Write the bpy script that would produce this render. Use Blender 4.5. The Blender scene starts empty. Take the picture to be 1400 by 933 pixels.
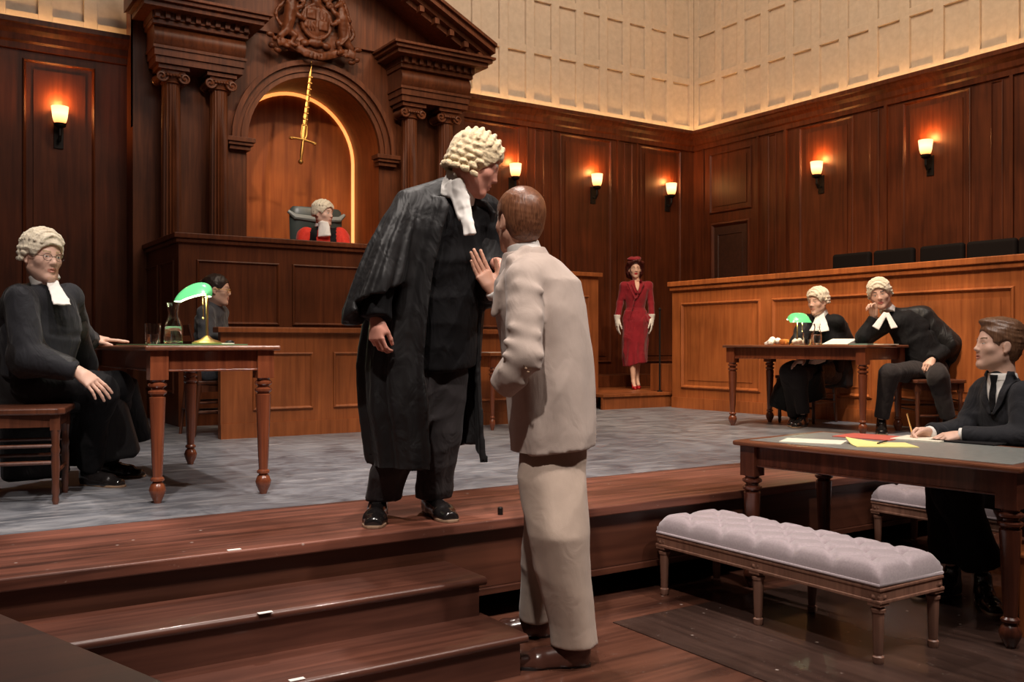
import bpy, bmesh, math, random
import numpy as np
from mathutils import Vector, Matrix
random.seed(7); RS=np.random.RandomState(7)
SC=bpy.context.scene; COL=SC.collection
PI=math.pi
# ------------------------------------------------------------ camera
FPX=1290.0; HZ=471.0; YAW=math.radians(33.2); CH=0.765
Fv=Vector((math.sin(YAW),math.cos(YAW),0)); Rv=Vector((math.cos(YAW),-math.sin(YAW),0)); Zv=Vector((0,0,1))
cd=bpy.data.cameras.new('camera'); cam=bpy.data.objects.new('camera',cd); COL.objects.link(cam)
cd.sensor_width=36; cd.lens=36*FPX/1400; cd.shift_y=(HZ-466.5)/1400
cam.location=(0,0,CH); cam.rotation_euler=(PI/2,0,-YAW); SC.camera=cam
def P(u,v,d): return Fv*d+Rv*((u-700)/FPX*d)+Zv*(CH-(v-HZ)/FPX*d)
def PZ(u,v,z): return P(u,v,FPX*(CH-z)/(v-HZ))
def D(r,f,z): return (Rv*r+Fv*f+Zv*z).normalized()      # direction: right, away, up
def PY(u,y,z):                                            # where the sight line of column u meets the vertical plane at y
    t=(u-700)/FPX; dx=Fv.x+Rv.x*t; dy=Fv.y+Rv.y*t
    return Vector((dx/dy*y,y,z))
def on_line(u,a,b,z):
    t=(u-700)/FPX; dx=Fv.x+Rv.x*t; dy=Fv.y+Rv.y*t
    ex,ey=b[0]-a[0],b[1]-a[1]; det=dx*(-ey)-dy*(-ex)
    k=(a[0]*(-ey)-a[1]*(-ex))/det
    return Vector((dx*k,dy*k,z))
# ------------------------------------------------------------ materials
MATS={}
def nmat(name):
    m=bpy.data.materials.new(name); m.use_nodes=True; nt=m.node_tree
    b=nt.nodes.get('Principled BSDF'); MATS[name]=m
    return m,nt,b
def plain(name,col,rough=.6,metal=0,spec=.5,noise=0,nscale=20,sheen=0,bump=0,emit=None,es=0,coat=0):
    m,nt,b=nmat(name)
    b.inputs['Base Color'].default_value=(*col,1); b.inputs['Roughness'].default_value=rough
    b.inputs['Metallic'].default_value=metal; b.inputs['Specular IOR Level'].default_value=spec
    if sheen: b.inputs['Sheen Weight'].default_value=sheen; b.inputs['Sheen Roughness'].default_value=.5
    if coat: b.inputs['Coat Weight'].default_value=coat
    if emit: b.inputs['Emission Color'].default_value=(*emit,1); b.inputs['Emission Strength'].default_value=es
    if noise or bump:
        tc=nt.nodes.new('ShaderNodeTexCoord'); n=nt.nodes.new('ShaderNodeTexNoise')
        n.inputs['Scale'].default_value=nscale; n.inputs['Detail'].default_value=5
        nt.links.new(tc.outputs['Object'],n.inputs['Vector'])
        if noise:
            r=nt.nodes.new('ShaderNodeValToRGB'); r.color_ramp.elements[0].position=.3; r.color_ramp.elements[1].position=.7
            r.color_ramp.elements[0].color=(*[c*(1-noise) for c in col],1); r.color_ramp.elements[1].color=(*[min(1,c*(1+noise)) for c in col],1)
            nt.links.new(n.outputs['Fac'],r.inputs['Fac']); nt.links.new(r.outputs['Color'],b.inputs['Base Color'])
        if bump:
            bp=nt.nodes.new('ShaderNodeBump'); bp.inputs['Strength'].default_value=bump; bp.inputs['Distance'].default_value=.01
            nt.links.new(n.outputs['Fac'],bp.inputs['Height']); nt.links.new(bp.outputs['Normal'],b.inputs['Normal'])
    return m
def wood(name,c1,c2,rough=.35,axis=2,scale=3.0,fleck=0,coat=0.0,var=.35,spec=.5):
    m,nt,b=nmat(name); L=nt.links.new
    tc=nt.nodes.new('ShaderNodeTexCoord'); mp=nt.nodes.new('ShaderNodeMapping')
    s=[9*scale]*3; s[axis]=.55*scale; mp.inputs['Scale'].default_value=s
    n=nt.nodes.new('ShaderNodeTexNoise'); n.inputs['Scale'].default_value=1; n.inputs['Detail'].default_value=7; n.inputs['Distortion'].default_value=.6
    L(tc.outputs['Object'],mp.inputs['Vector']); L(mp.outputs['Vector'],n.inputs['Vector'])
    r=nt.nodes.new('ShaderNodeValToRGB'); e=r.color_ramp.elements; e[0].position=.3; e[1].position=.72; e[0].color=(*c1,1); e[1].color=(*c2,1)
    L(n.outputs['Fac'],r.inputs['Fac'])
    n2=nt.nodes.new('ShaderNodeTexNoise'); n2.inputs['Scale'].default_value=1.3; n2.inputs['Detail'].default_value=4
    L(tc.outputs['Object'],n2.inputs['Vector'])
    mr=nt.nodes.new('ShaderNodeMapRange'); mr.inputs[1].default_value=.3; mr.inputs[2].default_value=.7; mr.inputs[3].default_value=1-var; mr.inputs[4].default_value=1+var
    L(n2.outputs['Fac'],mr.inputs[0])
    mx=nt.nodes.new('ShaderNodeMix'); mx.data_type='RGBA'; mx.blend_type='MULTIPLY'; mx.inputs[0].default_value=1
    L(r.outputs['Color'],mx.inputs[6]); L(mr.outputs[0],mx.inputs[7]); out=mx.outputs[2]
    if fleck:
        v=nt.nodes.new('ShaderNodeTexVoronoi'); v.inputs['Scale'].default_value=7
        L(tc.outputs['Object'],v.inputs['Vector'])
        w=nt.nodes.new('ShaderNodeTexNoise'); w.inputs['Scale'].default_value=26; w.inputs['Detail'].default_value=8; w.inputs['Roughness'].default_value=.8
        L(tc.outputs['Object'],w.inputs['Vector'])
        mr2=nt.nodes.new('ShaderNodeMapRange'); mr2.inputs[1].default_value=.62; mr2.inputs[2].default_value=.72; mr2.inputs[3].default_value=0; mr2.inputs[4].default_value=fleck
        L(w.outputs['Fac'],mr2.inputs[0])
        m2=nt.nodes.new('ShaderNodeMix'); m2.data_type='RGBA'; L(mr2.outputs[0],m2.inputs[0]); L(out,m2.inputs[6]); m2.inputs[7].default_value=(.5,.4,.34,1)
        mr3=nt.nodes.new('ShaderNodeMapRange'); mr3.inputs[1].default_value=.015; mr3.inputs[2].default_value=.06; mr3.inputs[3].default_value=.7; mr3.inputs[4].default_value=0
        L(v.outputs['Distance'],mr3.inputs[0])
        m3=nt.nodes.new('ShaderNodeMix'); m3.data_type='RGBA'; L(mr3.outputs[0],m3.inputs[0]); L(m2.outputs[2],m3.inputs[6]); m3.inputs[7].default_value=(.6,.5,.45,1)
        out=m3.outputs[2]
        mr4=nt.nodes.new('ShaderNodeMapRange'); mr4.inputs[1].default_value=.35; mr4.inputs[2].default_value=.65; mr4.inputs[3].default_value=rough*.75; mr4.inputs[4].default_value=rough*1.3
        L(n2.outputs['Fac'],mr4.inputs[0]); L(mr4.outputs[0],b.inputs['Roughness'])
    else: b.inputs['Roughness'].default_value=rough
    L(out,b.inputs['Base Color'])
    b.inputs['Coat Weight'].default_value=coat; b.inputs['Specular IOR Level'].default_value=spec
    bp=nt.nodes.new('ShaderNodeBump'); bp.inputs['Strength'].default_value=.12; bp.inputs['Distance'].default_value=.004
    L(n.outputs['Fac'],bp.inputs['Height']); L(bp.outputs['Normal'],b.inputs['Normal'])
    return m
M_wall=wood('mahogany_wall',(.062,.0135,.0048),(.128,.031,.010),.45,2,2.2,spec=.3)
M_oak=wood('lit_oak',(.27,.072,.019),(.42,.125,.034),.42,2,3,spec=.35)
M_bench=wood('bench_wood',(.085,.022,.008),(.16,.044,.015),.4,2,3,spec=.35)
M_desk=wood('clerk_desk_wood',(.19,.053,.016),(.30,.09,.027),.4,2,3,spec=.35)
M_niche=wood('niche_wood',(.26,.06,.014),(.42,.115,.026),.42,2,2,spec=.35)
M_port=wood('portico_wood',(.085,.024,.009),(.17,.05,.019),.42,2,3,spec=.35)
M_table=wood('table_wood',(.13,.032,.014),(.26,.07,.028),.25,2,4,coat=.35)
M_table2=wood('dark_table_wood',(.045,.013,.008),(.12,.034,.018),.25,2,4,coat=.3)
M_tabtop=wood('table_rim_wood',(.15,.05,.025),(.28,.10,.05),.28,1,4,coat=.3)
M_chair=wood('chair_wood',(.07,.022,.012),(.14,.045,.022),.3,2,5,coat=.3)
M_apron=wood('apron_boards',(.05,.016,.010),(.22,.075,.047),.4,0,2.2,fleck=.6,var=.55)
M_fascia=wood('fascia_wood',(.045,.014,.008),(.10,.033,.018),.4,0,2,var=.4)
M_step=wood('step_wood',(.05,.017,.011),(.115,.041,.026),.35,0,2.6,var=.4,coat=.15)
M_floor=wood('lower_boards',(.04,.015,.010),(.14,.053,.032),.3,0,1.8,fleck=.65,var=.5)
M_fdark=wood('dark_boards',(.02,.011,.009),(.062,.034,.026),.26,1,1.8,fleck=.6,var=.5)
M_plat=wood('platform_wood',(.035,.012,.007),(.06,.02,.011),.5,0,2)
M_cush=plain('lilac_velvet',(.36,.29,.31),.75,noise=.12,nscale=120,sheen=.5)
M_benchleg=wood('carved_bench_wood',(.16,.075,.05),(.28,.14,.095),.45,2,5)
M_black=plain('black_recess_shade',(.004,.003,.003),.9)
M_brass=plain('brass',(.75,.5,.2),.3,1)
M_gold=plain('gilt',(.60,.34,.10),.42,1,noise=.2,nscale=60)
M_iron=plain('dark_iron',(.02,.016,.014),.45,.6)
M_dark=plain('dark_chair_leather',(.006,.0035,.003),.8,spec=.15)
M_leather=plain('green_grey_leather',(.19,.20,.19),.36,noise=.15,nscale=30)
def strands(name,c1,c2):
    m,nt,b=nmat(name); L=nt.links.new; tc=nt.nodes.new('ShaderNodeTexCoord'); mp=nt.nodes.new('ShaderNodeMapping'); mp.inputs['Scale'].default_value=(150,150,14); mp.inputs['Rotation'].default_value=(.15,.1,0)
    n=nt.nodes.new('ShaderNodeTexNoise'); n.inputs['Scale'].default_value=1; n.inputs['Detail'].default_value=4; n.inputs['Distortion'].default_value=.5; L(tc.outputs['Object'],mp.inputs['Vector']); L(mp.outputs['Vector'],n.inputs['Vector'])
    r=nt.nodes.new('ShaderNodeValToRGB'); e=r.color_ramp.elements; e[0].position=.32; e[1].position=.7; e[0].color=(*c1,1); e[1].color=(*c2,1); L(n.outputs['Fac'],r.inputs['Fac']); L(r.outputs['Color'],b.inputs['Base Color'])
    b.inputs['Roughness'].default_value=.38; bp=nt.nodes.new('ShaderNodeBump'); bp.inputs['Strength'].default_value=.5; bp.inputs['Distance'].default_value=.003; L(n.outputs['Fac'],bp.inputs['Height']); L(bp.outputs['Normal'],b.inputs['Normal'])
    return m
M_skin=plain('skin',(.62,.33,.23),.5,noise=.08,nscale=25)
M_skin2=plain('pale_skin',(.68,.42,.32),.5,noise=.06,nscale=25)
M_skin3=plain('flushed_skin',(.66,.30,.22),.5,noise=.12,nscale=30)
M_lips=plain('lips',(.52,.22,.16),.45)
M_eye=plain('eye_white',(.7,.66,.62),.25)
M_iris=plain('iris_dark',(.03,.02,.015),.2)
M_brow=plain('brow_hair',(.16,.09,.05),.8)
M_shirt=plain('white_linen',(.78,.74,.70),.7,noise=.05,nscale=40)
M_paper=plain('paper',(.78,.72,.58),.7)
M_yellow=plain('yellow_pad',(.80,.70,.26),.7)
M_redf=plain('red_folder',(.52,.10,.07),.6)
M_teal=plain('teal_folder',(.20,.33,.28),.6)
M_greenb=plain('green_blotter',(.12,.24,.12),.6)
def cloth(name,col,rough=.8,sheen=.25,amp=.38,ns=350,spec=.3,noise=.1):
    m=plain(name,col,rough,spec=spec,noise=noise,nscale=14,sheen=sheen)
    nt=m.node_tree; L=nt.links.new; b=nt.nodes.get('Principled BSDF'); tc=nt.nodes.new('ShaderNodeTexCoord')
    mp=nt.nodes.new('ShaderNodeMapping'); mp.inputs['Scale'].default_value=(1.3,1.3,.7); mp.inputs['Rotation'].default_value=(.3,.4,.2)
    n1=nt.nodes.new('ShaderNodeTexNoise'); n1.inputs['Scale'].default_value=8; n1.inputs['Detail'].default_value=2.5; n1.inputs['Distortion'].default_value=1.4
    L(tc.outputs['Object'],mp.inputs['Vector']); L(mp.outputs['Vector'],n1.inputs['Vector'])
    b1=nt.nodes.new('ShaderNodeBump'); b1.inputs['Strength'].default_value=amp; b1.inputs['Distance'].default_value=.035; L(n1.outputs['Fac'],b1.inputs['Height'])
    n2=nt.nodes.new('ShaderNodeTexNoise'); n2.inputs['Scale'].default_value=260; n2.inputs['Detail'].default_value=2; L(tc.outputs['Object'],n2.inputs['Vector'])
    b2=nt.nodes.new('ShaderNodeBump'); b2.inputs['Strength'].default_value=.18; b2.inputs['Distance'].default_value=.002; L(n2.outputs['Fac'],b2.inputs['Height']); L(b1.outputs['Normal'],b2.inputs['Normal'])
    L(b2.outputs['Normal'],b.inputs['Normal'])
    return m
M_gown=cloth('black_gown_cloth',(.0075,.0065,.007),.55,.03,spec=.35)
M_coat=cloth('black_coat_cloth',(.005,.0045,.0055),.75,.03,spec=.2)
M_trou=cloth('charcoal_trouser_cloth',(.026,.021,.022),.85,.06)
M_suit=cloth('stone_suit_cloth',(.47,.375,.325),.85,.15,amp=.16,noise=.06)
M_suitt=cloth('stone_trouser_cloth',(.45,.345,.28),.85,.15,amp=.12,noise=.06)
M_greyj=cloth('slate_jacket_cloth',(.06,.063,.075),.8,.2)
M_navy=cloth('dark_navy_cloth',(.013,.013,.017),.8,.08)
M_red=cloth('crimson_wool',(.25,.008,.018),.8,.2)
M_scar=cloth('scarlet_robe_cloth',(.66,.03,.012),.7,.2)
M_shoe=plain('black_shoe_leather',(.012,.010,.010),.18,spec=.6,coat=.3)
M_bshoe=plain('brown_shoe_leather',(.085,.032,.022),.22,spec=.6,coat=.3,noise=.2,nscale=12)
M_sole=plain('tan_welt',(.30,.19,.12),.6)
M_rshoe=plain('red_shoe_leather',(.4,.01,.015),.3)
M_wig=plain('horsehair_wig',(.70,.55,.34),.8,noise=.18,nscale=90,bump=.5,sheen=.2)
M_wigw=plain('pale_wig',(.72,.63,.48),.8,noise=.12,nscale=90,bump=.4,sheen=.2)
M_hairb=strands('auburn_brown_hair',(.10,.036,.017),(.24,.095,.045))
M_haird=plain('dark_hair',(.025,.014,.011),.45,noise=.3,nscale=60,bump=.3)
M_hairm=strands('mid_brown_hair',(.09,.042,.022),(.20,.10,.055))
M_hairr=plain('red_hair',(.07,.012,.008),.45,noise=.3,nscale=60,bump=.3)
# cream wall
def cream():
    m,nt,b=nmat('cream_panel_paint'); L=nt.links.new
    tc=nt.nodes.new('ShaderNodeTexCoord'); n=nt.nodes.new('ShaderNodeTexNoise'); n.inputs['Scale'].default_value=14; n.inputs['Detail'].default_value=8
    L(tc.outputs['Object'],n.inputs['Vector'])
    r=nt.nodes.new('ShaderNodeValToRGB'); e=r.color_ramp.elements; e[0].position=.25; e[1].position=.75; e[0].color=(.50,.40,.32,1); e[1].color=(.60,.49,.40,1)
    L(n.outputs['Fac'],r.inputs['Fac']); L(r.outputs['Color'],b.inputs['Base Color']); b.inputs['Roughness'].default_value=.7
    return m
M_cream=cream()
def greyfloor():
    m,nt,b=nmat('scuffed_grey_floor'); L=nt.links.new
    tc=nt.nodes.new('ShaderNodeTexCoord')
    n=nt.nodes.new('ShaderNodeTexNoise'); n.inputs['Scale'].default_value=3.2; n.inputs['Detail'].default_value=10; n.inputs['Roughness'].default_value=.72; n.inputs['Distortion'].default_value=1.2
    L(tc.outputs['Object'],n.inputs['Vector'])
    r=nt.nodes.new('ShaderNodeValToRGB'); e=r.color_ramp.elements; e[0].position=.3; e[1].position=.75; e[0].color=(.055,.06,.074,1); e[1].color=(.28,.285,.31,1)
    L(n.outputs['Fac'],r.inputs['Fac'])
    mp=nt.nodes.new('ShaderNodeMapping'); mp.inputs['Rotation'].default_value=(0,0,.5); mp.inputs['Scale'].default_value=(2,14,1)
    L(tc.outputs['Object'],mp.inputs['Vector'])
    n2=nt.nodes.new('ShaderNodeTexNoise'); n2.inputs['Scale'].default_value=1; n2.inputs['Detail'].default_value=9; n2.inputs['Distortion'].default_value=1.5
    L(mp.outputs['Vector'],n2.inputs['Vector'])
    mr=nt.nodes.new('ShaderNodeMapRange'); mr.inputs[1].default_value=.52; mr.inputs[2].default_value=.70; mr.inputs[3].default_value=0; mr.inputs[4].default_value=.75
    L(n2.outputs['Fac'],mr.inputs[0])
    mx=nt.nodes.new('ShaderNodeMix'); mx.data_type='RGBA'; L(mr.outputs[0],mx.inputs[0]); L(r.outputs['Color'],mx.inputs[6]); mx.inputs[7].default_value=(.36,.35,.36,1)
    v=nt.nodes.new('ShaderNodeTexVoronoi'); v.inputs['Scale'].default_value=3.3; L(tc.outputs['Object'],v.inputs['Vector'])
    mr3=nt.nodes.new('ShaderNodeMapRange'); mr3.inputs[1].default_value=.02; mr3.inputs[2].default_value=.06; mr3.inputs[3].default_value=.8; mr3.inputs[4].default_value=0
    L(v.outputs['Distance'],mr3.inputs[0])
    m3=nt.nodes.new('ShaderNodeMix'); m3.data_type='RGBA'; L(mr3.outputs[0],m3.inputs[0]); L(mx.outputs[2],m3.inputs[6]); m3.inputs[7].default_value=(.5,.48,.46,1)
    L(m3.outputs[2],b.inputs['Base Color'])
    mr4=nt.nodes.new('ShaderNodeMapRange'); mr4.inputs[1].default_value=.3; mr4.inputs[2].default_value=.7; mr4.inputs[3].default_value=.28; mr4.inputs[4].default_value=.5
    L(n.outputs['Fac'],mr4.inputs[0]); L(mr4.outputs[0],b.inputs['Roughness'])
    return m
M_grey=greyfloor()
def glassm(name,col=(1,1,1),rough=.02,ior=1.45):
    m,nt,b=nmat(name); b.inputs['Base Color'].default_value=(*col,1); b.inputs['Roughness'].default_value=rough
    b.inputs['Transmission Weight'].default_value=1; b.inputs['IOR'].default_value=ior
    return m
M_glass=glassm('clear_glass'); M_water=glassm('water',(.95,.98,1),0,1.33)
M_lampg=plain('green_lamp_glass',(.14,.62,.26),.2,spec=.7,emit=(.12,.8,.25),es=.22)
M_lampw=plain('white_lamp_lining',(.85,.9,.8),.5,emit=(.8,1,.7),es=.9)
def sconce_glass():
    m,nt,b=nmat('lit_sconce_glass'); L=nt.links.new
    b.inputs['Base Color'].default_value=(.9,.6,.3,1); b.inputs['Roughness'].default_value=.4
    tc=nt.nodes.new('ShaderNodeTexCoord'); sp=nt.nodes.new('ShaderNodeSeparateXYZ'); L(tc.outputs['Object'],sp.inputs[0])
    r=nt.nodes.new('ShaderNodeValToRGB'); mr=nt.nodes.new('ShaderNodeMapRange'); mr.inputs[1].default_value=0; mr.inputs[2].default_value=.19
    L(sp.outputs['Z'],mr.inputs[0]); L(mr.outputs[0],r.inputs['Fac'])
    e=r.color_ramp.elements; e[0].color=(1,.30,.07,1); e[1].color=(1,.55,.22,1); a=e.new(.5); a.color=(1,.72,.36,1)
    L(r.outputs['Color'],b.inputs['Emission Color']); b.inputs['Emission Strength'].default_value=1.5
    return m
M_sconce=sconce_glass()
M_led=plain('warm_led_strip',(1,.8,.5),.5,emit=(1,.55,.2),es=20)
M_led2=plain('niche_led_strip',(1,.7,.4),.5,emit=(1,.42,.10),es=.75)
# ------------------------------------------------------------ mesh builder
class MB:
    def __init__(s): s.v=[]; s.f=[]; s.m=[]; s.cur=0
    def add(s,vs,fs):
        o=len(s.v); s.v+= [tuple(v) for v in vs]; s.f+=[tuple(i+o for i in f) for f in fs]; s.m+=[s.cur]*len(fs); return s
    def box(s,x0,x1,y0,y1,z0,z1,M=None):
        vs=[Vector((x,y,z)) for x in (x0,x1) for y in (y0,y1) for z in (z0,z1)]
        if M: vs=[M@v for v in vs]
        return s.add(vs,[(0,1,3,2),(4,6,7,5),(0,4,5,1),(2,3,7,6),(0,2,6,4),(1,5,7,3)])
    def lathe(s,prof,n=20,c=(0,0,0),M=None,flute=0,fr=(0,0),nf=12):
        vs=[];fs=[]
        for (r,z) in prof:
            for i in range(n):
                a=2*PI*i/n; rr=r
                if flute and fr[0]<z<fr[1]: rr=r*(1-flute*(.5+.5*math.cos(a*nf)))
                vs.append(Vector((c[0]+rr*math.cos(a),c[1]+rr*math.sin(a),c[2]+z)))
        if M: vs=[M@v for v in vs]
        for j in range(len(prof)-1):
            for i in range(n):
                k=(i+1)%n; fs.append((j*n+i,j*n+k,(j+1)*n+k,(j+1)*n+i))
        fs.append(tuple(reversed(range(n)))); fs.append(tuple(range((len(prof)-1)*n,len(prof)*n)))
        return s.add(vs,fs)
    def tube(s,pts,r,n=8,closed=False):
        pts=[Vector(p) for p in pts]; rs=r if isinstance(r,(list,tuple)) else [r]*len(pts)
        vs=[];fs=[];N=len(pts); prev=None
        for i,p in enumerate(pts):
            a=pts[(i-1)%N] if (closed or i>0) else p; b=pts[(i+1)%N] if (closed or i<N-1) else p
            t=(b-a).normalized()
            if prev is None:
                u=t.orthogonal().normalized()
            else:
                u=(prev-t*prev.dot(t)); u=u.normalized() if u.length>1e-6 else t.orthogonal().normalized()
            prev=u; w=t.cross(u)
            for k in range(n):
                an=2*PI*k/n; vs.append(p+(u*math.cos(an)+w*math.sin(an))*rs[i])
        for i in range(N if closed else N-1):
            j=(i+1)%N
            for k in range(n):
                l=(k+1)%n; fs.append((i*n+k,i*n+l,j*n+l,j*n+k))
        if not closed: fs.append(tuple(reversed(range(n)))); fs.append(tuple(range((N-1)*n,N*n)))
        return s.add(vs,fs)
    def prism(s,poly,ax,a0,a1,M=None):
        # poly in the plane orthogonal to ax (0:x ->(y,z), 1:y->(x,z), 2:z->(x,y))
        def mk(p,a):
            q=[p[0],p[1]]; q.insert(ax,a); return Vector(q)
        n=len(poly); vs=[mk(p,a0) for p in poly]+[mk(p,a1) for p in poly]
        if M: vs=[M@v for v in vs]
        fs=[tuple(range(n)),tuple(reversed(range(n,2*n)))]+[(i,i+n,(i+1)%n+n,(i+1)%n) for i in range(n)]
        return s.add(vs,fs)
    def frame(s,O,U,V,w,h,pw=.03,dp=.02,N=None):
        # raised moulding ring on plane with origin O and unit axes U,V; N outward
        O=Vector(O);U=Vector(U);V=Vector(V);N=Vector(N)
        prof=[(0,0),(.15,.8),(.45,1),(.75,.55),(1,0)]
        vs=[];fs=[];K=len(prof)
        for (t,e) in prof:
            i=t*pw
            for (a,b) in ((i,i),(w-i,i),(w-i,h-i),(i,h-i)): vs.append(O+U*a+V*b+N*(e*dp))
        for j in range(K-1):
            for i in range(4):
                k=(i+1)%4; fs.append((j*4+i,j*4+k,(j+1)*4+k,(j+1)*4+i))
        return s.add(vs,fs)
    def build(s,name,mats,parent=None,bevel=0,smooth=False,loc=None,sharp=35):
        me=bpy.data.meshes.new(name); me.from_pydata(s.v,[],s.f)
        mats=mats if isinstance(mats,(list,tuple)) else [mats]
        for m in mats: me.materials.append(m)
        if len(mats)>1: me.polygons.foreach_set('material_index',s.m)
        bm=bmesh.new(); bm.from_mesh(me); bmesh.ops.recalc_face_normals(bm,faces=bm.faces); bm.to_mesh(me); bm.free()
        o=bpy.data.objects.new(name,me); COL.objects.link(o)
        if parent: o.parent=parent
        if loc: o.location=loc
        if smooth:
            me.polygons.foreach_set('use_smooth',[True]*len(me.polygons))
            try: me.set_sharp_from_angle(angle=math.radians(sharp))
            except Exception: pass
        if bevel:
            b=o.modifiers.new('bevel','BEVEL'); b.width=bevel; b.segments=2; b.limit_method='ANGLE'; b.angle_limit=math.radians(50)
        return o
def tag(o,label=None,cat=None,group=None,kind=None):
    if label: o['label']=label
    if cat: o['category']=cat
    if group: o['group']=group
    if kind: o['kind']=kind
    return o
def struct(o): o['kind']='structure'; return o
def thing(name,label,cat,loc=(0,0,0),rz=0,group=None):
    o=bpy.data.objects.new(name,None); COL.objects.link(o); o.location=loc; o.rotation_euler=(0,0,rz); o.empty_display_size=.1
    return tag(o,label,cat,group)
def copy_tree(o,parent=None):
    c=o.copy(); COL.objects.link(c)
    c.parent=parent
    for ch in list(o.children): copy_tree(ch,c)
    return c
def dup(o,loc,rz,label,group=None):
    c=copy_tree(o); c.location=loc; c.rotation_euler=(0,0,rz); c['label']=label
    if group: c['group']=group
    return c
# ============================================================ SETTING
YB=10.6; XR=10.27; ZC=4.0
def flat(name,x0,x1,y0,y1,z0,z1,mat): return struct(MB().box(x0,x1,y0,y1,z0,z1).build(name,mat))
flat('floor',-4,9,-3,3.95,-.55,-.45,M_floor)
flat('stage_floor',-4,XR+.3,4.29,YB+.8,-.12,0,M_grey)
# wooden apron boards and fascia
b=MB(); b.box(-4,XR+.3,3.48,4.288,-.045,0); b.build('stage_apron',M_apron,bevel=.006); struct(bpy.data.objects['stage_apron'])
b=MB(); b.box(-4,XR+.3,3.52,3.56,-.30,-.046); b.box(-4,XR+.3,3.505,3.575,-.33,-.3005); struct(b.build('stage_fascia',M_fascia,bevel=.003))
flat('stage_recess',-4,XR+.3,3.9,3.94,-.449,-.05,M_black)  # near-black sheet stands in for the shade under the stage front
# dark plywood panels laid on the lower floor
b=MB()
a=PZ(880,800,-.45); 
b.prism([(2.62,3.2),(2.62,2.0),(5.6,1.2),(5.6,3.2)],2,-.4499,-.446)
struct(b.build('floor_sheet',M_fdark))
# side platform (lower left)
b=MB(); e0=(.235,3.1); e1=(.519,2.21); e2=(.80,1.33)
b.prism([e0,e1,e2,(-1.5,1.33),(-1.5,3.1)],2,-.449,0)
struct(b.build('side_platform',M_plat,bevel=.008))
# ---- panelled timber walls
def panel(b,plane,a0,a1,z0,z1,pw=.035,dp=.022,inner=True):
    if plane=='B':   # back wall, normal -y
        b.frame((a0,YB,z0),(1,0,0),(0,0,1),a1-a0,z1-z0,pw,dp,(0,-1,0))
        if inner: b.box(a0+.10,a1-.10,YB-.012,YB,z0+.10,z1-.10)
    else:
        b.frame((XR,a1,z0),(0,-1,0),(0,0,1),a1-a0,z1-z0,pw,dp,(-1,0,0))
        if inner: b.box(XR-.012,XR,a0+.10,a1-.10,z0+.10,z1-.10)
b=MB()
b.box(-4,2.35,YB,YB+.05,0,ZC-.02); b.box(5.75,XR,YB,YB+.05,0,ZC-.02)
panel(b,'B',1.07,1.75,.9,3.64); panel(b,'B',-.6,.75,.9,3.64)
panel(b,'B',6.15,7.05,.5,3.70); panel(b,'B',7.30,7.46,.5,3.70,.02,.015,False)
panel(b,'B',7.72,8.64,.5,3.70); panel(b,'B',8.88,9.04,.5,3.70,.02,.015,False)
panel(b,'B',9.18,10.0,.5,3.70)
for x in (7.17,7.59,8.76,9.13): b.box(x-.012,x+.012,YB-.02,YB,.1,3.76)
struct(b.build('wall_back',M_wall))
b=MB(); b.box(XR,XR+.05,1.5,YB+.05,0,ZC-.02)
for y0 in (8.80,7.23,5.66,4.09):
    panel(b,'R',y0-1.10,y0-.23,1.5,3.70); panel(b,'R',y0-1.47,y0-1.33,1.5,3.70,.02,.015,False)
    b.box(XR-.03,XR,y0-.02,y0+.02,.3,3.78)
panel(b,'R',8.97,9.12,1.0,3.70,.02,.015,False)
panel(b,'R',9.42,10.25,2.72,3.62)
b.box(XR-.03,XR,9.28,9.31,.3,3.78); b.box(XR-.03,XR,10.36,10.39,.3,3.78)
struct(b.build('wall_right',M_wall))
# door in the right wall
b=MB(); b.frame((XR-.001,10.22,.4),(0,-1,0),(0,0,1),.78,2.18,.07,.035,(-1,0,0)); dr=struct(b.build('door_1',M_wall))
b=MB(); b.box(XR-.012,XR-.001,9.51,10.15,.4,2.51); b.frame((XR-.012,10.08,1.5),(0,-1,0),(0,0,1),.5,.9,.02,.01,(-1,0,0)); b.frame((XR-.012,10.08,.55),(0,-1,0),(0,0,1),.5,.8,.02,.01,(-1,0,0))
dl=b.build('door_leaf',M_plat,dr)
b=MB(); b.lathe([(.001,0),(.025,.01),(.03,.03),(.001,.05)],12,M=Matrix.Translation((XR-.013,9.6,1.45))@Matrix.Rotation(-PI/2,4,'Y')); b.build('door_handle',M_brass,dl,smooth=True)
# cornice below the cove
cp=[(0,3.72),(.03,3.72),(.035,3.78),(.06,3.80),(.07,3.86),(.11,3.90),(.13,3.94),(.15,3.95),(.15,4.0),(0,4.0)]
b=MB()
b.prism([(YB-p[0],p[1]) for p in cp],0,-4,2.2); b.prism([(YB-p[0],p[1]) for p in cp],0,5.9,XR)
struct(b.build('trim_1',M_wall))
b=MB(); b.prism([(XR-p[0],p[1]) for p in cp],1,1.5,YB)
struct(b.build('trim_2',M_wall))
b=MB(); b.box(-4,XR,YB-.03,YB,.0,.16); struct(b.build('baseboard_back',M_wall))
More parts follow.
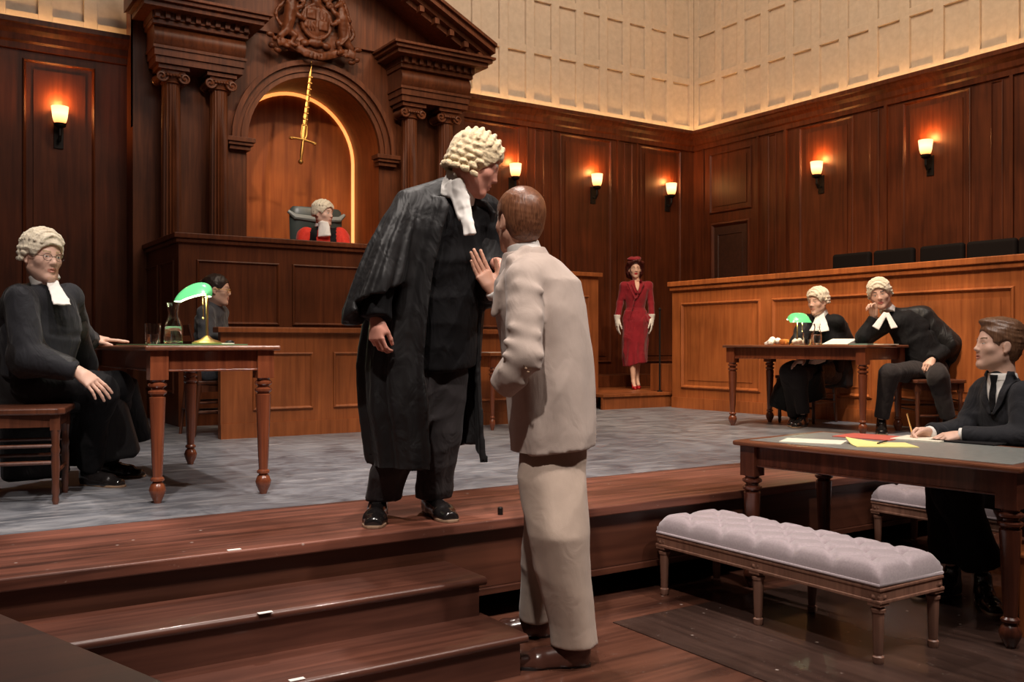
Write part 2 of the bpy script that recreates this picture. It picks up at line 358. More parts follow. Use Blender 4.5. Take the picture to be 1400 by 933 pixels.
# ---- cream upper walls with recessed panels
YU=YB+.17; XU=XR+.17
def upper(name,plane,a0,a1,pitch,pw,zs,ph):
    b=MB(); th=.045
    def bx(p0,p1,z0,z1,d0,d1):
        if plane=='B': b.box(p0,p1,YU+d0,YU+d1,z0,z1)
        else: b.box(XU+d0,XU+d1,p0,p1,z0,z1)
    bx(a0,a1,3.85,6.9,th,th+.05)
    n=int((a1-a0)/pitch)+1; gap=pitch-pw
    for i in range(n):
        p1=a1-i*pitch; bx(max(a0,p1-gap*(1 if i else .7)) if True else 0,p1,3.85,6.9,0,th)
        q0=p1-pitch; q1=p1-gap*(1 if i else .7)
        z=3.85
        for zz in zs:
            bx(q0,q1,z,zz,0,th); z=zz+ph
        bx(q0,q1,z,6.9,0,th)
    return struct(b.build(name,M_cream,bevel=.004))
zs=[4.16+.74*i for i in range(4)]
upper('wall_upper_back','B',-4,XU-.0,.432,.30,zs,.64)
upper('wall_upper_right','R',1.5,YU-.0,.45,.315,zs,.64)
# hidden cove strips (real led tape lying behind the cornice)
b=MB(); b.box(-4,2.0,YB+.07,YB+.10,3.955,3.965); o=b.build('cove_light',M_led); tag(o,'warm strip of light on the cornice left of the portico','light strip')
b=MB(); b.box(6.1,XR+.1,YB+.07,YB+.10,3.955,3.965); o=b.build('cove_light',M_led); tag(o,'warm strip of light on the back wall cornice right of the portico','light strip')
b=MB(); b.box(XR+.07,XR+.10,1.5,YB+.07,3.955,3.965); o=b.build('cove_light',M_led); tag(o,'warm strip of light behind the cornice of the right wall','light strip')
flat('trim_3',-4,XR+.3,YB+.05,YB+.2,3.85,3.95,M_wall); flat('trim_4',XR+.05,XR+.2,1.5,YB+.04,3.85,3.95,M_wall)
# ============================================================ PORTICO
XC=4.04; YP=10.3; RI=.80; RO=.97; ZS=3.02
port=thing('portico','dark carved wooden portico with paired columns and round arched niche behind the judge','portico',(XC,YP,0))
def arcpts(r,n=28,z0=ZS): return [(r*math.cos(a),z0+r*math.sin(a)) for a in [PI*i/n for i in range(n+1)]]
# front wall with arched hole (local coords: x about centre, y about front plane)
b=MB(); W=1.98; ZT=4.62
n=28; arc=arcpts(RI,n)
def outer(i):
    a=PI*i/n; c,s=math.cos(a),math.sin(a)
    k=min(W/abs(c) if abs(c)>1e-6 else 9,(ZT-ZS)/s if s>1e-6 else 9); return (k*c,ZS+k*s)
for (y,fl) in ((0,0),(.1,1)):
    vs=[];fs=[]
    for i in range(n+1): vs.append((arc[i][0],y,arc[i][1])); o_=outer(i); vs.append((o_[0],y,o_[1]))
    for i in range(n): fs.append((2*i,2*i+1,2*i+3,2*i+2))
    b.add(vs,fs)
b.box(RI,W,0,.1,0,ZS); b.box(-W,-RI,0,.1,0,ZS)
b.box(-W,-W+.04,.1,.32,0,ZT); b.box(W-.04,W,.1,.32,0,ZT)
# corner fill above diagonals
for sx in (1,-1):
    k=None
b.build('front_wall',M_port,port)
# reveal + niche back
b=MB(); DN=.72
path=[(RI,0)]+arc+[(-RI,0)]
vs=[];fs=[]
for (x,z) in path: vs+= [(x*.995,.0,ZS+(z-ZS)*.995 if z>ZS else z),(x*.995,DN,ZS+(z-ZS)*.995 if z>ZS else z)]
for i in range(len(path)-1): fs.append((2*i,2*i+1,2*i+3,2*i+2))
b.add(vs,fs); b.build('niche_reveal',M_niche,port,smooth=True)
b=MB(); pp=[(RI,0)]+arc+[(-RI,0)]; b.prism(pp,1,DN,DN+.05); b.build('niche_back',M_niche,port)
b=MB(); b.tube([(x*.97,DN-.008,ZS+(z-ZS)*.97 if z>ZS else z) for (x,z) in [(RI,.9)]+arc[:-8]],.022,8); b.build('niche_light',M_led2,port)
# archivolt
def ring(b,r0,r1,y0,y1):
    a0=arcpts(r0,n);a1=arcpts(r1,n);vs=[];fs=[]
    for i in range(n+1):
        vs+=[(a0[i][0],y0,a0[i][1]),(a1[i][0],y0,a1[i][1]),(a1[i][0],y1,a1[i][1]),(a0[i][0],y1,a0[i][1])]
    for i in range(n):
        for k in range(4): fs.append((4*i+k,4*i+(k+1)%4,4*i+4+(k+1)%4,4*i+4+k))
    b.add(vs,fs)
b=MB(); ring(b,RI-.005,RO,-.05,.0); ring(b,RI+.05,RI+.075,-.07,-.05); ring(b,RO-.045,RO+.01,-.09,-.05)
b.build('archivolt',M_port,port,smooth=True,sharp=30)
for sx in (-1,1):
    b=MB(); x0,x1=sorted((sx*(RI-.07),sx*(RO+.07)))
    b.box(x0,x1,-.12,.06,ZS-.05,ZS); b.box(x0+.02,x1-.02,-.10,.05,ZS-.085,ZS-.05); b.box(x0+.04,x1-.04,-.07,.05,ZS-.13,ZS-.085)
    b.build('impost',M_port,port,bevel=.004)
# columns
def column(par,x,y):
    b=MB(); zb=.25; zt=3.47
    pr=[(.112,zb),(.112,zb+.02)]+[(.107-.016*((i/12)**1.6),zb+.05+(zt-zb-.05)*i/12) for i in range(13)]
    b.lathe(pr,72,c=(0,0,0),flute=.16,fr=(zb+.06,zt-.02),nf=18)
    c=b.build('column',M_port,par,smooth=True,loc=(x,y,0),sharp=60)
    b=MB(); b.box(-.15,.15,-.15,.15,0,.1); b.lathe([(.14,.1),(.155,.13),(.14,.16),(.125,.18),(.138,.21),(.125,.25)],28); b.build('column_base',M_port,c,smooth=True)
    b=MB(); z=zt
    b.lathe([(.095,z-.02),(.108,z-.01),(.098,z),(.10,z+.03),(.125,z+.06),(.125,z+.08)],28)
    for sx in (-1,1):                                  # ionic scrolls
        for k in range(1):
            pts=[]
            for i in range(30):
                a=i/29*2*PI*1.6; r=.062*(1-i/29)+.008; pts.append((sx*(.115+0*r)+r*math.cos(a+PI/2)*sx,-.105,z+.045+r*math.sin(a+PI/2)))
            b.tube(pts,.013,6)
            pts2=[(p[0],.105,p[2]) for p in pts]; b.tube(pts2,.013,6)
        b.lathe([(.05,-.1),(.036,0),(.05,.1)],16,M=Matrix.Translation((sx*.115,0,z+.045))@Matrix.Rotation(PI/2,4,'X'))
    b.box(-.12,.12,-.11,.11,z+.075,z+.115)
    for i in range(5): b.lathe([(.001,-.016),(.013,-.008),(.016,0),(.013,.008),(.001,.016)],8,c=(-.06+.03*i,-.12,z+.055))
    b.box(-.155,.155,-.14,.14,z+.115,z+.155)
    b.build('capital',M_port,c,smooth=True,sharp=40)
    return c
ys=-.17
for x in (-1.64,-1.15,1.12,1.61): column(port,x,ys)
# entablature blocks over each column pair and cornice with dentils
for sx in (-1,1):
    x0,x1=sorted((sx*.94,sx*1.83)); z=3.63
    b=MB()
    b.box(x0,x1,-.34,.0,z,z+.07); b.box(x0-.015,x1+.015,-.36,.0,z+.07,z+.14); b.box(x0-.03,x1+.03,-.375,.0,z+.14,z+.17)
    # pulvinated frieze
    prof=[(-.34-.045*math.sin(PI*i/8),z+.17+.20*i/8) for i in range(9)]+[(0,z+.37),(0,z+.17)]
    b.prism(prof,0,x0-.02,x1+.02)
    b.build('architrave',M_port,port,smooth=True,sharp=30)
    b=MB(); zc=z+.37
    b.box(x0-.04,x1+.04,-.40,0,zc,zc+.05)
    k=x0-.03
    while k<x1+.03:
        b.box(k,k+.05,-.46,-.0,zc+.05,zc+.12); k+=.10
    b.box(x0-.05,x1+.05,-.42,0,zc+.05,zc+.12)
    b.box(x0-.16,x1+.16,-.56,0,zc+.12,zc+.17); b.box(x0-.20,x1+.20,-.60,0,zc+.17,zc+.21); b.box(x0-.23,x1+.23,-.63,0,zc+.21,zc+.24)
    b.build('cornice',M_port,port,bevel=.004)
# raking pediment
b=MB(); zc=4.24; XE=2.07; sl=.52
for sx in (-1,1):
    for (o0,o1,yy) in ((0,.06,-.50),(.06,.13,-.60),(.13,.17,-.64),(-.07,0,-.42)):
        b.prism([(sx*XE,zc+o0),(sx*XE,zc+o1),(0,zc+o1+XE*sl),(0,zc+o0+XE*sl)],1,yy,0)
    for i in range(9):
        t=.12+.2*i; x=sx*(XE-t); zz=zc+t*sl
        b.box(min(x,x+sx*-.06),max(x,x+sx*-.06),-.5,-.40,zz-.06,zz+.01)
b.prism([(-XE+.1,zc),(XE-.1,zc),(0,zc+sl*(XE-.1))],1,-.05,0.0)
b.build('pediment',M_port,port)
# ============================================================ JUDGE'S BENCH
def pfront(b,x0,x1,z0,z1,y,pw=.03,dp=.018):
    b.frame((x0,y,z0),(1,0,0),(0,0,1),x1-x0,z1-z0,pw,dp,(0,-1,0))
JX0=2.20; JX1=6.06; JY=9.0; JZ=1.80
jb=thing('judge_bench','tall dark panelled wooden bench that the judge sits behind','bench',(JX0,JY,0))
b=MB(); L=JX1-JX0
b.box(0,L,0,.08,0,JZ-.05); b.box(0,.08,.08,1.55,0,JZ-.05); b.box(L-.08,L,.08,1.55,0,JZ-.05)
w=.80; x=.16
while x+w<L: 
    pfront(b,x,x+w,.95,1.56,0); pfront(b,x,x+w,.12,.86,0); x+=w+.13
for (y0,y1) in ((.16,.68),(.80,1.4)): b.frame((0,y1,.3),(0,-1,0),(0,0,1),y1-y0,1.26,.03,.018,(-1,0,0))
b.build('panelled_front',M_bench,jb)
b=MB(); b.box(-.05,L+.05,-.05,.14,JZ-.05,JZ-.0); b.box(-.03,L+.03,-.03,.10,JZ-.09,JZ-.05); b.box(-.05,.12,.14,1.55,JZ-.05,JZ); b.box(-.03,.10,.1,1.55,JZ-.09,JZ-.05); b.box(L-.12,L+.05,.14,1.55,JZ-.05,JZ)
b.build('cap_rail',M_bench,jb,bevel=.008)
b=MB(); b.box(.08,L-.08,.08,1.28,.87,.95); b.build('raised_floor',M_bench,jb)
b=MB(); b.box(.08,L-.08,.08,.4,1.66,1.70); b.build('desk_top',M_bench,jb)
# right wing, lower
wg=thing('bench_wing','lower wooden wing at the right end of the bench, ending beside the lady in red','bench',(6.12,JY,0))
b=MB(); b.box(0,1.02,0,.10,0,1.58); b.box(.92,1.02,.1,1.2,0,1.58); pfront(b,.12,.88,.3,1.35,0); b.build('panelled_front',M_desk,wg)
b=MB(); b.box(0,1.06,-.04,.14,1.58,1.63); b.box(.88,1.06,.14,1.2,1.58,1.63); b.build('cap_rail',M_desk,wg,bevel=.006)
# clerk's desk
ck=thing('clerk_desk','low light brown panelled desk front below the judge, with framed panels','desk',(2.19,7.62,0))
b=MB(); b.box(0,2.9,0,.07,0,.86)
for (x0,x1) in ((.26,.78),(.96,1.5),(1.68,2.2),(2.36,2.8)): pfront(b,x0,x1,.22,.70,0,.028,.018)
b.box(-.0,2.9,-.012,0,0,.12)
b.build('panelled_front',M_desk,ck)
b=MB(); b.box(-.03,2.95,-.04,.12,.86,.905); b.build('cap_rail',M_desk,ck,bevel=.006)
b=MB(); b.box(.35,2.86,.07,.75,.70,.74); b.box(2.83,2.9,.07,1.0,0,.86); b.build('writing_shelf',M_desk,ck)
# ============================================================ JURY BOX
JB=7.90
jy=thing('jury_box','long orange-lit panelled front of the jury box along the right wall','jury box',(JB,8.52,0))
b=MB(); 
b.box(0,.10,-7.0,0,0,1.46); b.box(.1,2.3,-.10,0,0,1.46)
for (y0,y1) in ((7.12,8.36),(5.72,6.96),(4.33,5.56),(2.93,4.17)):
    b.frame((0,y1-8.52,.24),(0,-1,0),(0,0,1),y1-y0,1.02,.04,.022,(-1,0,0)); b.box(-.006,0,y0-8.52+.12,y1-8.52-.12,.34,1.16)
b.box(-.012,0,-7,0,0,.13)
b.build('panelled_front',M_oak,jy)
b=MB(); b.box(-.05,.16,-7.0,.04,1.46,1.52); b.box(-.03,.13,-7.0,.02,1.41,1.46); b.box(.16,2.3,-.14,.04,1.46,1.52); b.build('cap_rail',M_oak,jy,bevel=.008)
b=MB(); b.box(.10,2.35,-7.0,-.10,.40,.5); b.build('platform',M_bench,jy)
# lady's steps
st=thing('side_steps','low wooden steps beside the end of the jury box, under the lady in red','steps',(7.17,8.6,0))
b=MB(); b.box(-.27,0,0,.38,.145,.18); b.box(0,.79,0,1.95,.145,.18); b.box(.79,1.9,.0,1.95,.145,.18); b.build('tread',M_desk,st,bevel=.004)
b=MB(); b.box(-.27,1.9,.02,.05,0,.145); b.build('riser',M_desk,st)
b=MB(); b.box(.82,1.9,.03,.42,.181,.52); b.build('upper_step',M_desk,st,bevel=.004)
b=MB(); b.box(0,1.9,1.45,1.95,.181,.34); b.build('rear_step',M_bench,st,bevel=.004)
pl=PY(902,8.75,.18); b=MB(); b.tube([(0,0,0),(0,0,1.0)],.012,10); b.lathe([(.035,0),(.035,.012),(.014,.02)],14); b.lathe([(.014,1.0),(.022,1.02),(.001,1.045)],12)
o=b.build('handrail_post',M_iron,smooth=True,loc=pl); tag(o,'thin dark metal post standing on the steps beside the lady in red','post')
# ============================================================ STAGE STEPS
ss=thing('stage_steps','brown wooden steps with rounded nosings leading up to the stage edge','steps',(0,2.88,-.45))
def nosing(b,x0,x1,y,z,dep):
    r=.016; pts=[(y+dep,z),(y+dep,z-2*r)]+[(y+r-r*math.sin(a),z-r-r*math.cos(a)) for a in [PI*i/8 for i in range(9)]]
    b.prism(pts,0,x0,x1)
b=MB(); nosing(b,-.4,1.945,-.02,.15,.34); b.build('tread',M_step,ss,smooth=True)
b=MB(); nosing(b,-.4,1.945,.27,.30,.34); b.build('tread',M_step,ss,smooth=True)
b=MB(); b.box(-.38,1.92,0,.03,0,.118); b.box(1.89,1.92,.03,.3,0,.118); b.build('riser',M_step,ss)
b=MB(); b.box(-.38,1.92,.29,.32,.118,.268); b.box(1.89,1.92,.32,.61,0,.268); b.build('riser',M_step,ss)
# white tape marks on the edges
for i,(p,lb) in enumerate(((PZ(318,751,.0),'small white tape mark on the stage edge'),(PZ(354,832,-.15),'small white tape mark on the upper step nosing'),(PZ(400,925,-.3),'small white tape mark on the lower step nosing'))):
    z=(.0,-.15,-.30)[i]; y=(3.481,3.13,2.86)[i]
    b=MB(); b.box(-.025,.025,0,.02,.0005,.002); o=b.build('tape_mark',M_shirt,loc=(p.x,y+.01,z)); tag(o,lb,'tape mark')
b=MB(); b.lathe([(.012,0),(.012,.03),(.008,.034)],12); o=b.build('floor_plug',M_iron,smooth=True,loc=PZ(684,704,0.0)); tag(o,'tiny black peg standing near the stage edge between the two central men','peg')
# ============================================================ SCONCES
def make_sconce(lb):
    t=thing('wall_sconce',lb,'sconce',group='lit wall sconces')
    b=MB(); b.box(-.045,.045,-.025,0,-.24,.0); b.tube([(0,-.02,-.15),(0,-.08,-.17),(0,-.11,-.12),(0,-.11,-.03)],.016,8); b.lathe([(.02,-.05),(.055,-.03),(.062,0)],16,c=(0,-.11,0)); b.build('bracket',M_iron,t,bevel=.003)
    b=MB(); pr=[(.045,0),(.060,.02),(.070,.06),(.077,.12),(.082,.17),(.075,.17),(.07,.12),(.061,.06),(.045,.03)]
    b.lathe(pr,24); b.build('glass_shade',M_sconce,t,smooth=True,loc=(0,-.11,.0))
    return t
SZ=3.0
names=[('B',1.40,'lit wall sconce far left, above the seated barrister'),
 ('B',6.92,'lit wall sconce just right of the standing barrister\'s wig'),('B',8.30,'lit wall sconce on the back wall, middle one right of the portico'),
 ('B',9.71,'lit wall sconce on the back wall, above the lady in red and nearest the corner'),
 ('R',8.20,'lit wall sconce on the right wall, the one nearer the corner'),('R',6.63,'lit wall sconce on the right wall, the one farther right')]
sc0=None
for pl_,a,lb in names:
    loc=(a,YB,SZ) if pl_=='B' else (XR,a,SZ); rz=0 if pl_=='B' else -PI/2
    if sc0 is None: sc0=make_sconce(lb); sc0.location=loc; sc0.rotation_euler=(0,0,rz)
    else: dup(sc0,loc,rz,lb)
    ld=bpy.data.lights.new('sconce_bulb','POINT'); ld.energy=7; ld.color=(1,.42,.12); ld.shadow_soft_size=.04
    lo=bpy.data.objects.new('sconce_bulb',ld); COL.objects.link(lo); lo.location=(loc[0],loc[1]-.11,loc[2]+.22) if pl_=='B' else (loc[0]-.11,loc[1],loc[2]+.22)
# ============================================================ IMPLICIT SURFACE TOOLKIT
def V3(p): return np.array([p[0],p[1],p[2]],dtype=np.float64)
class SDF:
    def __init__(s,res,k=.02): s.res=res; s.k=k; s.ops=[]; s.disp=None
    def _a(s,mode,fn,lo,hi,k): s.ops.append((mode,fn,np.array(lo,float),np.array(hi,float),s.k if k is None else k)); return s
    def ell(s,c,r,R=None,k=None,mode='u'):
        c=V3(c); r=np.array(r,float); R=np.eye(3) if R is None else R      # columns of R = local axes
        ext=np.abs(R)@r
        def fn(X,Y,Z):
            x=X-c[0];y=Y-c[1];z=Z-c[2]
            a=(x*R[0,0]+y*R[1,0]+z*R[2,0])/r[0]; b=(x*R[0,1]+y*R[1,1]+z*R[2,1])/r[1]; d=(x*R[0,2]+y*R[1,2]+z*R[2,2])/r[2]
            k0=np.sqrt(a*a+b*b+d*d); k1=np.sqrt((a/r[0])**2+(b/r[1])**2+(d/r[2])**2)+1e-9
            return k0*(k0-1)/k1
        return s._a(mode,fn,c-ext,c+ext,k)
    def cap(s,a,b,ra,rb=None,k=None,mode='u'):
        a=V3(a);b=V3(b);rb=ra if rb is None else rb; ab=b-a; L2=float(ab@ab)+1e-12; m=max(ra,rb)
        def fn(X,Y,Z):
            x=X-a[0];y=Y-a[1];z=Z-a[2]; t=np.clip((x*ab[0]+y*ab[1]+z*ab[2])/L2,0,1)
            return np.sqrt((x-t*ab[0])**2+(y-t*ab[1])**2+(z-t*ab[2])**2)-(ra+(rb-ra)*t)
        return s._a(mode,fn,np.minimum(a,b)-m,np.maximum(a,b)+m,k)
    def chain(s,pts,rs,k=None,mode='u'):
        for i in range(len(pts)-1): s.cap(pts[i],pts[i+1],rs[i],rs[i+1],k,mode)
        return s
    def cape(s,a,b,ra,rb,side,k=None,mode='u',rnd=.0,shell=0):
        rnd=min(rnd,.42*min(*ra,*rb))
        a=V3(a);b=V3(b);ab=b-a;L=np.linalg.norm(ab);w=ab/L;u=V3(side);u=u-w*(u@w);u/=np.linalg.norm(u);v=np.cross(w,u);m=max(*ra,*rb)
        def fn(X,Y,Z):
            x=X-a[0];y=Y-a[1];z=Z-a[2]; h=x*w[0]+y*w[1]+z*w[2]; t=np.clip(h/L,0,1)
            pu=x*u[0]+y*u[1]+z*u[2]; pv=x*v[0]+y*v[1]+z*v[2]
            r0=ra[0]+(rb[0]-ra[0])*t-rnd; r1=ra[1]+(rb[1]-ra[1])*t-rnd
            q=np.sqrt((pu/r0)**2+(pv/r1)**2); rad=q*(q-1)/(np.sqrt((pu/(r0*r0))**2+(pv/(r1*r1))**2)+1e-9)
            if shell: rad=np.abs(rad)-shell
            ax=np.maximum(-h,h-L)+rnd
            return np.sqrt(np.maximum(rad,0)**2+np.maximum(ax,0)**2)+np.minimum(np.maximum(rad,ax),0)-rnd
        return s._a(mode,fn,np.minimum(a,b)-m,np.maximum(a,b)+m,k)
    def box(s,c,h,R=None,rnd=.005,k=None,mode='u'):
        c=V3(c); h=np.array(h,float); R=np.eye(3) if R is None else R; ext=np.abs(R)@h
        def fn(X,Y,Z):
            x=X-c[0];y=Y-c[1];z=Z-c[2]
            a=np.abs(x*R[0,0]+y*R[1,0]+z*R[2,0])-h[0]+rnd; b=np.abs(x*R[0,1]+y*R[1,1]+z*R[2,1])-h[1]+rnd; d=np.abs(x*R[0,2]+y*R[1,2]+z*R[2,2])-h[2]+rnd
            return np.sqrt(np.maximum(a,0)**2+np.maximum(b,0)**2+np.maximum(d,0)**2)+np.minimum(np.maximum(a,np.maximum(b,d)),0)-rnd
        return s._a(mode,fn,c-ext,c+ext,k)
    def loft(s,secs,side,k=None,mode='u',folds=None,shell=0,open_=None,hem=None,power=2):
        # secs: (centre, ru, rv) sorted by height; side = horizontal u axis; folds=(n, amp_bottom, amp_top, phase)
        secs=sorted(secs,key=lambda q:q[0][2]); zs=np.array([q[0][2] for q in secs]); xs=np.array([q[0][0] for q in secs]); yy=np.array([q[0][1] for q in secs])
        ru=np.array([q[1] for q in secs]); rv=np.array([q[2] for q in secs]); u=V3(side);u[2]=0;u/=np.linalg.norm(u);v=np.array([-u[1],u[0]])
        m=max(ru.max(),rv.max())*1.15+shell
        def fn(X,Y,Z):
            cx=np.interp(Z,zs,xs);cy=np.interp(Z,zs,yy);r0=np.interp(Z,zs,ru);r1=np.interp(Z,zs,rv)
            x=X-cx;y=Y-cy;pu=x*u[0]+y*u[1];pv=x*v[0]+y*v[1]
            th=np.arctan2(pv/r1,pu/r0)
            q=((np.abs(pu)/r0)**power+(np.abs(pv)/r1)**power)**(1/power)
            if folds:
                nf,a0,a1,ph=folds; t=(Z-zs[0])/(zs[-1]-zs[0]); am=a0+(a1-a0)*np.clip(t,0,1)
                q=q-am*(.6*np.sin(nf*th+ph+2*t)+.4*np.sin((nf*1.7)//1*th+2.3*ph-1.5*t))
            rad=(q-1)*np.minimum(r0,r1)*.9
            if shell: rad=np.abs(rad)-shell
            zb=zs[0] if hem is None else zs[0]+hem(th)
            d=np.maximum(rad,np.maximum(zb-Z,Z-zs[-1]))
            if open_ is not None:
                c0,hw=open_; dd=np.abs((th-c0+PI)%(2*PI)-PI); d=np.maximum(d,(hw-dd)*np.minimum(r0,r1))
            return d
        lo=np.array([xs.min()-m,yy.min()-m,zs[0]]);hi=np.array([xs.max()+m,yy.max()+m,zs[-1]])
        return s._a(mode,fn,lo,hi,k)
    def cut(s,p,n):   # remove everything on the side n points to
        p=V3(p);n=V3(n);n=n/np.linalg.norm(n)
        s.ops.append(('cut',lambda X,Y,Z:(X-p[0])*n[0]+(Y-p[1])*n[1]+(Z-p[2])*n[2],None,None,0)); return s
    def wrinkle(s,amp,freq,seed=0,stretch=(1,1,1)):
        r=np.random.RandomState(seed); st=np.array(stretch)
        K=[(r.randn(3)*freq*.62*st,r.rand()*6.3,r.randn(3)*freq*.28,r.rand()*6.3) for _ in range(6)]; W=[(r.randn(3)*freq*.35,r.rand()*6.3) for _ in range(2)]
        old=s.disp
        def dsp(X,Y,Z):
            w=sum(np.sin(k[0]*X+k[1]*Y+k[2]*Z+p) for k,p in W); o=0
            for k,p,m,mp_ in K:
                rg=(1-np.abs(np.sin((k[0]*X+k[1]*Y+k[2]*Z+p+1.1*w)*.5)))**1.8; mk=np.clip(.5+.8*np.sin(m[0]*X+m[1]*Y+m[2]*Z+mp_),0,1); o=o+rg*mk
            o=amp*(o*.62-.42)
            return o if old is None else o+old(X,Y,Z)
        s.disp=dsp; return s
    def mesh(s):
        adds=[o for o in s.ops if o[0]=='u']; res=s.res
        pad=max(.012,3*res)
        lo=np.min([o[2] for o in adds],axis=0)-pad; hi=np.max([o[3] for o in adds],axis=0)+pad
        n=np.ceil((hi-lo)/res).astype(int)+1
        ax=[lo[i]+res*np.arange(n[i]) for i in range(3)]
        A=np.full(n,9.,dtype=np.float32)
        for mode,fn,l,h,k in s.ops:
            if l is None: sl=(slice(0,n[0]),slice(0,n[1]),slice(0,n[2]))
            else:
                i0=np.clip(np.floor((l-lo-k-2*res)/res).astype(int),0,n); i1=np.clip(np.ceil((h-lo+k+2*res)/res).astype(int)+1,0,n); sl=tuple(slice(i0[i],i1[i]) for i in range(3))
            X=ax[0][sl[0]][:,None,None];Y=ax[1][sl[1]][None,:,None];Z=ax[2][sl[2]][None,None,:]
            if A[sl].size==0: continue
            X,Y,Z=np.broadcast_arrays(X,Y,Z)
            d=fn(X,Y,Z).astype(np.float32); a=A[sl]
            if mode=='u':
                if k>0:
                    hh=np.clip(k-np.abs(a-d),0,None)/k; A[sl]=np.minimum(a,d)-hh*hh*k*.25
                else: A[sl]=np.minimum(a,d)
            elif mode=='s':
                if k>0:
                    hh=np.clip(k-np.abs(a+d),0,None)/k; A[sl]=np.maximum(a,-d)+hh*hh*k*.25
                else: A[sl]=np.maximum(a,-d)
            elif mode=='cut': A[sl]=np.maximum(a,d)
        if s.disp is not None:
            msk=np.abs(A)<.08; idx=np.nonzero(msk); X=ax[0][idx[0]];Y=ax[1][idx[1]];Z=ax[2][idx[2]]
            A[msk]-= s.disp(X,Y,Z).astype(np.float32)
        # naive surface nets
        N=n-1; tot=int(N[0]*N[1]*N[2]); S=np.zeros((tot,3)); C=np.zeros(tot,int); quads=[]
        ins=A<0
        for a in range(3):
            s0=[slice(None)]*3; s1=[slice(None)]*3; s0[a]=slice(0,-1); s1[a]=slice(1,None); s0=tuple(s0);s1=tuple(s1)
            cr=ins[s0]!=ins[s1]; I=np.array(np.nonzero(cr)).T
            b,c=[(1,2),(2,0),(0,1)][a]
            ok=(I[:,b]>0)&(I[:,c]>0)&(I[:,b]<N[b])&(I[:,c]<N[c]); I=I[ok]
            v0=A[s0][tuple(I.T)];v1=A[s1][tuple(I.T)]; t=v0/(v0-v1); pos=I.astype(float); pos[:,a]+=t
            q=[]
            for db,dc in ((1,1),(0,1),(0,0),(1,0)):
                J=I.copy(); J[:,b]-=db; J[:,c]-=dc; f=(J[:,0]*N[1]+J[:,1])*N[2]+J[:,2]; q.append(f)
                for i in range(3): S[:,i]+=np.bincount(f,pos[:,i],tot)
                C+=np.bincount(f,minlength=tot)
            q=np.array(q).T; fl=v0>0; q[fl]=q[fl][:,::-1]; quads.append(q)
        Q=np.concatenate(quads); used=np.nonzero(C)[0]; mp=np.full(tot,-1,int); mp[used]=np.arange(len(used))
        vs=lo+res*(S[used]/C[used][:,None]); return vs,mp[Q]
def join(meshes):
    vs=[];qs=[];o=0
    for v,q in meshes: vs.append(v);qs.append(q+o);o+=len(v)
    return np.concatenate(vs),np.concatenate(qs)
def npobj(name,vq,mats,parent=None,matfn=None,smooth=True,sm=1):
    v,q=vq; me=bpy.data.meshes.new(name)
    if parent is not None: v=v-V3(parent.location)
    for _ in range(sm):      # light laplacian smoothing
        e=np.concatenate([q[:,[0,1]],q[:,[1,2]],q[:,[2,3]],q[:,[3,0]]]); A=np.zeros_like(v);n=np.zeros(len(v))
        for i in range(3): A[:,i]=np.bincount(e[:,0],v[e[:,1],i],len(v))+np.bincount(e[:,1],v[e[:,0],i],len(v))
        n=np.bincount(e[:,0],minlength=len(v))+np.bincount(e[:,1],minlength=len(v)); n[n==0]=1
        v=v*.5+.5*A/n[:,None]
    me.vertices.add(len(v)); me.vertices.foreach_set('co',v.astype(np.float32).ravel())
    me.loops.add(q.size); me.loops.foreach_set('vertex_index',q.astype(np.int32).ravel())
    me.polygons.add(len(q)); me.polygons.foreach_set('loop_start',np.arange(0,q.size,4,dtype=np.int32)); me.polygons.foreach_set('loop_total',np.full(len(q),4,np.int32))
    mats=mats if isinstance(mats,(list,tuple)) else [mats]
    for m in mats: me.materials.append(m)
    if matfn is not None:
        c=v[q].mean(axis=1)+(V3(parent.location) if parent is not None else 0); me.polygons.foreach_set('material_index',matfn(c).astype(np.int32))
    me.update(); me.validate()
    me.polygons.foreach_set('use_smooth',[smooth]*len(me.polygons))
    o=bpy.data.objects.new(name,me); COL.objects.link(o)
    if parent is not None: o.parent=parent
    return o
